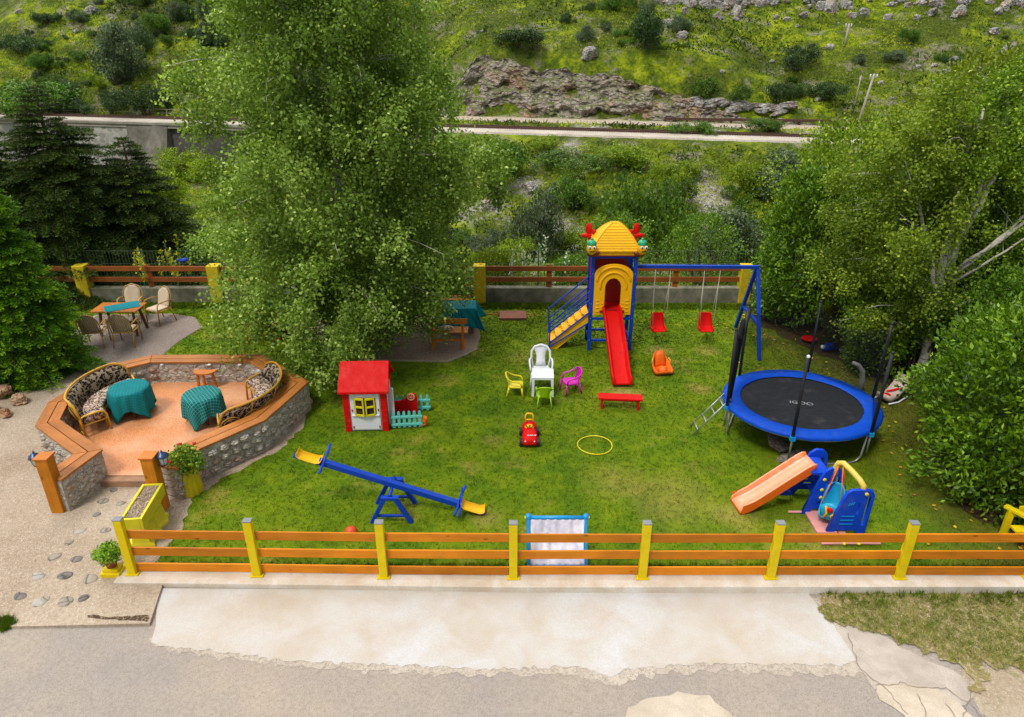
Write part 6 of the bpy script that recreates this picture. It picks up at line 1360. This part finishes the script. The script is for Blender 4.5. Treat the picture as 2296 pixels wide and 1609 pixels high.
# ================================================================== TREES
def limb_tubes(m, paths):
    for pts, r0, r1, n in paths: m.tube(pts, [r0+(r1-r0)*k/(len(pts)-1) for k in range(len(pts))], n)
def wob(p, q, n, amp):
    p = Vector(p); q = Vector(q); out = []
    for k in range(n+1):
        f = k/n; a = amp*math.sin(f*PI)**.5 if 0 < f < 1 else 0
        out.append(p.lerp(q, f)+Vector((random.uniform(-1, 1), random.uniform(-1, 1), random.uniform(-.5, .5)))*a)
    return out
BIRCHL = foliage('birch_leaves', lin(46, 66, 20), lin(114, 140, 48), lin(190, 208, 116), .28, .5, .25)
BIRCHL2 = foliage('birch_leaves_yellower', lin(54, 78, 16), lin(118, 146, 34), lin(184, 204, 78), .28, .5, .22)
def birch(name, label, base, leaders, rad, n_cl, per, mat, z0, z1, csz=.20, droopf=1.0, trunk_r=.16, yscale=1.0, axis=None, cat='tree', L=.068, gap=.45, seed=1, bsp=.62, extra=(), win=()):
    t = thing(name, label, cat, base); g = np.random.default_rng(seed)
    m = MB(); limb_tubes(m, [(wob(p, q, 6, .06), ra, rb, 10) for p, q, ra, rb in leaders])
    # clump centres: on branch sprays inside the crown profile
    cc = []; boughs = []; nb = max(30, int(n_cl/13)); tries = 0
    while len(boughs) < nb and tries < 200000:
        tries += 1
        z = g.uniform(z0, z1); th = g.uniform(0, 2*PI); rr = rad(z)*(.93+.15*math.sin(th*3+z*1.7)+.12*math.sin(th*5-z*2.3)); q = g.random()**.42
        ax = axis(z) if axis else (0, 0); b_ = (ax[0]+math.cos(th)*rr*q, ax[1]+math.sin(th)*rr*q*yscale, z)
        if tries < nb*40 and any((b_[0]-o[0])**2+(b_[1]-o[1])**2+((b_[2]-o[2])*.8)**2 < (bsp*.82)**2 for o in boughs): continue
        k_ = 1-b_[1]/17.3; xe = b_[0]+b_[1]*.27; ze = b_[2]+b_[1]*(7.85-b_[2])/17.3
        if b_[1] < .2 and any(abs(xe-gx) < .38 and z0_ < ze < z1_ for gx, z0_, z1_ in win): continue
        boughs.append(b_)
    boughs += list(extra)
    for b_ in boughs:
        sr = bsp*g.uniform(.45, .75); dirn = np.array([b_[0]*.5, b_[1]*.5, -.55*droopf]); dirn /= max(.3, np.linalg.norm(dirn))
        for _ in range(13):
            o = unit(g.normal(size=(1, 3)))[0]*sr*g.random()**.4; o = o*np.array([1, 1, .75])+dirn*g.normal()*sr*.45
            cc.append((b_[0]+o[0], b_[1]+o[1], max(.35, b_[2]+o[2])))
    n_cl = len(cc)
    cc = np.array(cc)
    k = g.integers(0, n_cl, n_cl*per); off = g.normal(size=(len(k), 3))*csz*np.array([1, 1, 1.0])
    # hanging strands: leaves string downwards from the clump
    off[:, 2] = off[:, 2]*.8-np.abs(g.normal(size=len(k)))*csz*1.5*droopf; off[:, :2] *= (1-.25*np.clip(-off[:, 2:]/(3*csz), 0, 1))
    p = cc[k]+off; p[:, 2] = np.maximum(p[:, 2], .25+.3*g.random(len(k)))
    d = g.normal(size=(len(k), 3))*np.array([1, 1, .6])+np.array([0, 0, -.5*droopf])
    v, f = leafquads(p, d, L*(.65+.7*g.random(len(k))), L*.78*(.7+.5*g.random(len(k))), g.normal(size=(len(k), 3))+np.array([0, -.5, 0]))
    cv = np.clip(.5+1.3*(vn(cc[:, 0]*1.3+9, cc[:, 2]*1.1+cc[:, 1]*.8)+.5*vn(cc[:, 0]*3.1, cc[:, 2]*2.7+cc[:, 1])), 0, 1)*.6+g.random(n_cl)*.4; sh = cv[k]*.62+g.random(len(k))*.38; sh = np.where(g.random(len(k)) < .04, 1, sh*.95)
    npmesh('crown', v, f, mat, t, rnd=np.repeat(sh, 4))
    sel = g.permutation(n_cl)[:max(20, min(90, n_cl//18))]; tops = []
    for p_, q_, ra, rb in leaders:
        for s in np.linspace(0, 1, 12): tops.append((Vector(p_).lerp(Vector(q_), s), ra+(rb-ra)*s))
    for i in sel:
        c = Vector(cc[i]); best = min(tops, key=lambda o: (o[0].xy-c.xy).length+abs(o[0].z-(c.z-.25*(o[0].xy-c.xy).length)))
        mid = best[0].lerp(c, .55)+Vector((0, 0, .16*(best[0]-c).length)); a = best[0]; r0 = min(best[1]*.3, .024)
        pts = [a.lerp(mid, .5)*1.0+Vector((random.uniform(-.05, .05), 0, .03)), mid, mid.lerp(c, .6)+Vector((0, 0, .04)), c, c+Vector((random.uniform(-.1, .1), random.uniform(-.1, .1), -.25*droopf))]
        m.tube([a]+pts, [r0, r0*.85, r0*.6, r0*.4, r0*.25, .003], 5)
    m.build('trunk', BARK, t); return t
def bigR(z): return float(np.interp(z, [.6, 1.2, 2.0, 3.2, 5, 6.8, 8.2, 10, 12, 13.6], [.8, 1.7, 2.6, 3.1, 3.15, 2.85, 2.3, 1.9, 1.3, .3]))
def bigA(z): return (float(np.interp(z, [.6, 2, 5, 8, 12], [.7, .85, .95, .5, .1])), 0)
birch('tall_birch', 'tallest birch with weeping leafy branches standing over the patio tables', (-4.72, 17.3, 0),
      [((0, 0, -.1), (.25, 0, 2.6), .22, .17), ((.25, 0, 2.6), (.62, .05, 5.0), .17, .13), ((.45, 0, 3.6), (-.05, -.1, 6.6), .11, .09), ((-.05, -.1, 6.6), (-.6, 0, 10.5), .09, .05), ((.62, .05, 5.0), (1.35, -.1, 6.8), .12, .09), ((1.35, -.1, 6.8), (1.9, 0, 9.8), .09, .04), ((.62, .05, 5), (.5, .2, 12.6), .11, .03)],
      bigR, 3400, 74, BIRCHL, .7, 12.6, .13, 1.15, axis=bigA, seed=4, gap=.26, L=.080, bsp=.80, extra=((1.2, -2.2, 1.9), (1.1, -2.9, 1.6), (1.6, -2.6, 2.3), (.3, -2.7, 1.6), (-.3, -2.5, 1.3), (.7, -3.1, 1.25), (1.25, -3.35, 1.75), (-1.3, -1.9, 1.4), (-2.0, -1.4, 1.5), (.1, -2.9, 2.3), (-.9, -2.4, 1.9)), win=((.6, 3.9, 5.2), (-.05, 5.9, 7.1), (1.5, 6.5, 7.6)))
# skirts of hanging branches that come down in front, left and right
for i, (x, y, z0, z1, r, lab) in enumerate(()): pass
birch('leaning_birch', 'white barked birch standing behind the right side of the trampoline', (9.5, 15.0, 0),
      [((0, 0, -.1), (-.02, 0, 1.9), .11, .09), ((-.02, 0, 1.9), (-.1, .2, 4.6), .09, .05), ((-.1, .2, 4.6), (0, .2, 6.2), .05, .02), ((-.02, 0, 2.2), (-.9, .2, 4.4), .06, .03), ((0, .1, 2.8), (.5, .3, 5.2), .06, .03)],
      lambda z: float(np.interp(z, [1.4, 2.5, 4, 5.5, 6.6], [.7, 1.35, 1.6, 1.2, .3])), 800, 66, BIRCHL2, 1.3, 6.6, .12, .8, seed=9, gap=.32, axis=lambda z: (-.75, .5))
birch('forked_birch', 'birch with several white leaning trunks at the right edge', (10.35, 15.6, 0),
      [((0, 0, -.1), (-.65, -.1, 2.3), .11, .09), ((-.65, -.1, 2.3), (-.2, -.2, 4.5), .075, .055), ((-.2, -.2, 4.5), (-.4, .1, 5.2), .05, .02), ((-.2, -.2, 4.5), (.1, .1, 5.2), .05, .02), ((-.5, -.1, 2.4), (.75, -.35, 3.9), .055, .035), ((-.45, -.1, 2.3), (1.0, -.45, 3.7), .03, .02), ((-.35, -.15, 2.7), (.9, -.3, 4.2), .04, .025), ((.75, -.35, 3.9), (1.4, 0, 5.8), .05, .02), ((-.3, 0, 1.7), (1.1, -.4, 2.5), .035, .02), ((-.3, 0, 1.5), (1.3, -.3, 1.9), .03, .02)],
      lambda z: float(np.interp(z, [1.2, 2.5, 4, 5.4, 6.9], [1.5, 2.1, 2.5, 2.1, .7])), 1500, 60, BIRCHL2, 1.4, 7.0, .12, .6, seed=12, gap=.16, axis=lambda z: (.75, 1.3 if z < 4.4 else .4), yscale=.7)
def broad(name, label, base, rad, h, n_cl, per, mat, L, W, seed, z0=.2, csz=.16, cat='shrub', yscale=1, bark=BARKD, top=1.0, stems=7, up=.5, axis=(0, 0), gap=.3):
    """dense broadleaf shrub or tree: leaf whorls over a lumpy crown"""
    t = thing(name, label, cat, base); g = np.random.default_rng(seed)
    th = g.uniform(0, 2*PI, n_cl*3); z = g.uniform(z0, h, n_cl*3); u = (z-z0)/(h-z0)
    prof = np.sqrt(np.clip(1-(np.abs(u-.42)/.60)**2.4, 0, 1)); q = g.random(n_cl*3)**.33
    r = rad*prof*(1+.13*np.sin(th*3+z*2+seed)+.10*np.sin(th*5-z*3.1)+.25*vn(th*2.2+seed, z*1.6))
    c = np.stack([axis[0]*u+np.cos(th)*r*q, axis[1]*u+np.sin(th)*r*q*yscale, z], 1); ok = vn(c[:, 0]*2.2+seed, c[:, 2]*2.2+c[:, 1]*1.7) > -gap; c = c[ok][:n_cl]; n_cl = len(c)
    cen = np.array([axis[0]*.5, axis[1]*.5, z0+(h-z0)*.4]); out = unit(c-cen)
    k = np.repeat(np.arange(n_cl), per); p = c[k]+g.normal(size=(len(k), 3))*csz*.55
    d = g.normal(size=(len(k), 3))*.75+out[k]*.8+np.array([0, 0, up])
    v, f = leafquads(p, d, L*(.7+.6*g.random(len(k))), W*(.7+.6*g.random(len(k))), None, .12)
    sh = g.random(n_cl)[k]*.5+g.random(len(k))*.5
    npmesh('crown', v, f, mat, t, rnd=np.repeat(sh, 4))
    m = MB()
    for j in range(stems):
        a = j*2*PI/stems+seed; e = rad*.55; m.tube(wob((.08*math.cos(a), .08*math.sin(a), -.1), (e*math.cos(a)+axis[0]*.6, e*math.sin(a)*yscale+axis[1]*.6, h*.72), 5, .06), [.045, .04, .032, .025, .018, .008], 6)
    m.build('trunk', bark, t)
    return t
LAUR = foliage('laurel_leaves', lin(34, 62, 8), lin(84, 120, 14), lin(142, 176, 36), .14, .42, .35); LAUR2 = foliage('laurel_leaves_deep', lin(38, 66, 10), lin(86, 124, 18), lin(140, 172, 38), .18, .42, .35)
THUJ = foliage('thuja_sprays', lin(44, 50, 12), lin(80, 86, 20), lin(116, 118, 32), .1, .7, .2); DECI = foliage('green_leaves', lin(40, 68, 14), lin(94, 130, 28), lin(148, 176, 54), .25, .45, .4); DECB = foliage('yellowish_leaves', lin(60, 80, 8), lin(112, 132, 16), lin(160, 176, 40), .28, .45, .35)
broad('laurel_shrub', 'largest glossy laurel shrub at the front right corner of the yard', (9.35, 10.95, 0), 1.85, 3.4, 2600, 15, LAUR, .115, .055, 3, .15, .17, gap=.30)
broad('laurel_shrub', 'tall egg shaped glossy laurel beside the swing frame', (8.1, 18.9, 0), 1.28, 4.2, 1700, 15, LAUR2, .12, .058, 5, .25, .16)
broad('cypress_shrub', 'brownish green cypress between the tall laurel and the birches', (8.75, 17.3, 0), .62, 3.0, 520, 26, THUJ, .09, .03, 7, .15, .12, up=1.2, stems=3)
broad('leafy_shrub', 'dark leafy shrub growing at the foot of the white barked birch', (9.3, 16.2, 0), 1.0, 2.75, 620, 24, DECI, .075, .05, 8, .2, .17)
broad('leafy_shrub', 'round green shrub between the cypress and the birch trunk', (9.6, 17.4, 0), 1.25, 3.7, 620, 24, DECI, .08, .05, 18, .4, .18)
broad('leafy_tree', 'dark spreading tree behind the birches on the right', (11.3, 18.6, 0), 2.4, 5.2, 950, 30, DECI, .085, .06, 21, .5, .22, 'tree', gap=.22)
broad('leafy_tree', 'bright yellow green tree towering behind the forked birch at the right edge', (15.2, 22.6, -.3), 3.4, 7.2, 1100, 32, DECB, .11, .075, 23, 1.0, .28, 'tree', gap=.22)
broad('leafy_tree', 'pale green tree behind the back fence above the tall laurel', (10.9, 23.4, -.4), 2.2, 5.3, 700, 32, BIRCHL2, .10, .07, 25, .8, .28, 'tree', gap=.2)
birch('slender_birch', 'slender leafy birch at the right edge just behind the forked one', (12.5, 16.9, 0), [((0, 0, -.1), (-.1, 0, 3.0), .08, .06), ((-.1, 0, 3.0), (.1, .1, 6.2), .06, .015)],
      lambda z: float(np.interp(z, [1.0, 2.2, 4, 5.4, 6.6], [1.2, 1.7, 1.9, 1.5, .4])), 800, 62, BIRCHL2, 1.2, 6.6, .12, .8, seed=15)
broad('climber_shrub', 'dark shrub filling the gap right of the forked birch base', (12.2, 16.3, 0), 1.5, 3.0, 520, 24, DECI, .08, .055, 31, .1, .2)
broad('leafy_shrub', 'low shrub beside the fallen pipe behind the trampoline', (8.7, 15.9, 0), .55, 1.3, 220, 22, DECI, .06, .045, 33, .05, .12)
broad('leafy_shrub', 'fresh green shrub hiding the fork of the leaning birch trunks', (10.7, 14.2, 0), 1.05, 3.0, 560, 24, DECI, .075, .052, 51, .7, .17, gap=.2)
broad('leafy_shrub', 'low dark green shrub at the right behind the pale baby rocker', (9.6, 15.2, 0), .75, 1.9, 360, 24, DECI, .07, .05, 53, .1, .15)
# ---- spruces
def spruce(name, label, base, h, r, mat, levels, nb, seed, skirt=.4, L=.05, dens=1.0, cat='tree'):
    t = thing(name, label, cat, base); g = np.random.default_rng(seed); P0 = []; D0 = []; SHv = []; bm_ = MB()
    for i in range(levels):
        u = (i+g.random()*.6)/levels; z = skirt+(h-skirt)*u; rl = r*(1-u)**.75*(.85+.3*g.random())+.06
        for j in range(max(4, int(nb*(1-u*.6)))):
            a = g.random()*2*PI; q = rl*(.75+.35*g.random()); rise = .25*u-.12
            tip = np.array([math.cos(a)*q, math.sin(a)*q, z-q*.28*(1-u)+q*rise]); o = np.array([0, 0, z]); side = np.array([-math.sin(a), math.cos(a), 0]); dr = unit((tip-o)[None])[0]; n = max(6, int(q/.05)); bs = g.random()
            bm_.tube([Vector(o), Vector((o+tip)/2+np.array([0, 0, .05*q])), Vector(tip)], [.022*(1-u)+.006, .012, .004], 4)
            for k in range(n):
                f = .18+.82*(k+.5)/n; c = o+(tip-o)*f+np.array([0, 0, .05*q*math.sin(f*PI)]); tl = (.10+.30*q*(1-f)**.6)*(.7+.5*g.random())
                for sg in (-1, 1):
                    td = unit((dr*.75+side*sg*.8+np.array([0, 0, -.12]))[None])[0]; nn = max(3, int(tl/.032*dens))
                    s = (np.arange(nn)+g.random(nn))/nn; pts = c+td*(s*tl)[:, None]+np.array([0, 0, -.10*tl])*(s**2)[:, None]
                    P0.append(pts); D0.append(td*1.3+g.normal(size=(nn, 3))*.55+np.array([0, 0, .25])); SHv.append(np.clip(bs*.35+.35*s*f+g.random(nn)*.35, 0, 1))
    p = np.concatenate(P0); d = np.concatenate(D0); sh = np.concatenate(SHv)
    v, f = leafquads(p, d, L*(.8+.6*g.random(len(p))), L*.34); npmesh('foliage', v, f, mat, t, rnd=np.repeat(sh, 4))
    bm_.tube([(0, 0, -.2), (0, 0, h*.5), (0, 0, h)], [r*.075, r*.045, .008], 8); bm_.build('trunk', BARKD, t); return t
SPL = foliage('bright_spruce_needles', lin(26, 62, 8), lin(80, 134, 12), lin(164, 204, 34), .27, .5, .2); SPD = foliage('dark_spruce_needles', lin(26, 42, 14), lin(58, 80, 26), lin(104, 124, 52), .15, .55, .15)
spruce('bright_spruce', 'bright green dense spruce at the left edge in front of the darker spruces', (-11.75, 15.7, 0), 5.6, 1.38, SPL, 56, 20, 2, .15, .085, 1.0)
spruce('dark_spruce', 'tallest dark spruce behind the left end of the back fence', (-14.1, 22.5, -.2), 6.3, 3.0, SPD, 42, 19, 5, .4, .085, .7)
spruce('dark_spruce', 'smaller dark spruce right of the taller one beyond the fence', (-12.2, 23.2, -.3), 4.8, 2.4, SPD, 34, 17, 6, .4, .085, .7)
spruce('dark_spruce', 'dark spruce at the far left edge behind the bright one', (-16.2, 21.9, -.2), 6.5, 2.6, SPD, 34, 15, 8, .4, .095, .6)
# plants beyond the back wall
def stalks(loc, n, h, mat, label, cat='flower', wd=.35):
    t = thing('wildflowers', label, cat, loc); m = MB(); c = rng.normal(size=(n, 2))*wd
    vs = []; ds = []
    for k in range(n):
        hh = h*random.uniform(.6, 1.1); tip = (c[k, 0]+random.uniform(-.1, .1), c[k, 1], hh); m.tube([(c[k, 0], c[k, 1], -.1), tip], .006, 4)
        for q in range(40): f = random.uniform(.45, 1.02); vs.append((c[k, 0]+(tip[0]-c[k, 0])*f+random.gauss(0, .025), c[k, 1]+random.gauss(0, .025), hh*f)); ds.append((random.gauss(0, 1), random.gauss(0, 1), 1))
    m.build('stalks', GREENP, t); v, f = leafquads(np.array(vs), np.array(ds), .09, .05); npmesh('blossom', v, f, mat, t, rnd=np.repeat(rng.random(len(vs)), 4))
YB = foliage('yellow_blossom', lin(120, 130, 10), lin(200, 190, 10), lin(236, 220, 30), .2); WB = foliage('cream_blossom', lin(120, 140, 90), lin(200, 200, 170), lin(230, 228, 210), .2)
stalks((-11.0, 21.3, 0), 15, 1.5, YB, 'yellow flowering stalks behind the left span of the back fence', wd=.5); stalks((1.0, 21.7, -.2), 9, 1.7, WB, 'cream flowering stalks behind the fence left of the play tower', wd=.3); stalks((.2, 21.9, -.2), 8, 1.4, WB, 'lower cream flowers behind the fence near the yellow pillar', wd=.4)
for i, (x, y, r, h, mt, lb) in enumerate(((3.6, 23.2, 1.3, 2.3, DECI, 'bushy garden shrub just beyond the fence behind the swings'), (-.6, 22.6, .9, 1.3, DECB, 'low yellowish shrub beyond the fence beside the yellow pillar'), (6.3, 22.8, 1.4, 2.4, LAUR2, 'dark shrub beyond the fence left of the tall laurel'), (-9.3, 23.0, 1.5, 2.0, DECI, 'green shrub beyond the fence between the spruce and the birch'), (-7.4, 24, 1.7, 2.6, DECB, 'bright shrub beyond the fence mostly hidden by the tall birch'), (1.9, 22.4, .7, 1.1, DECI, 'small shrub beyond the fence left of the play tower'))):
    broad('garden_shrub', lb, (x, y, -.4), r, h, 300, 22, mt, .075, .05, 40+i, .05, .18)
t = thing('bird_bath', 'small blue topped post behind the left span of the back fence', 'bird bath', (-10.2, 21.4, -.2)); m = MB(); m.tube([(0, 0, 0), (0, 0, 1.25)], .03, 8); m.build('post', IRON, t); m = MB(); m.lathe([(.02, 1.2), (.16, 1.25), (.18, 1.29), (.02, 1.33)], 14); m.build('dish', BLUE, t)
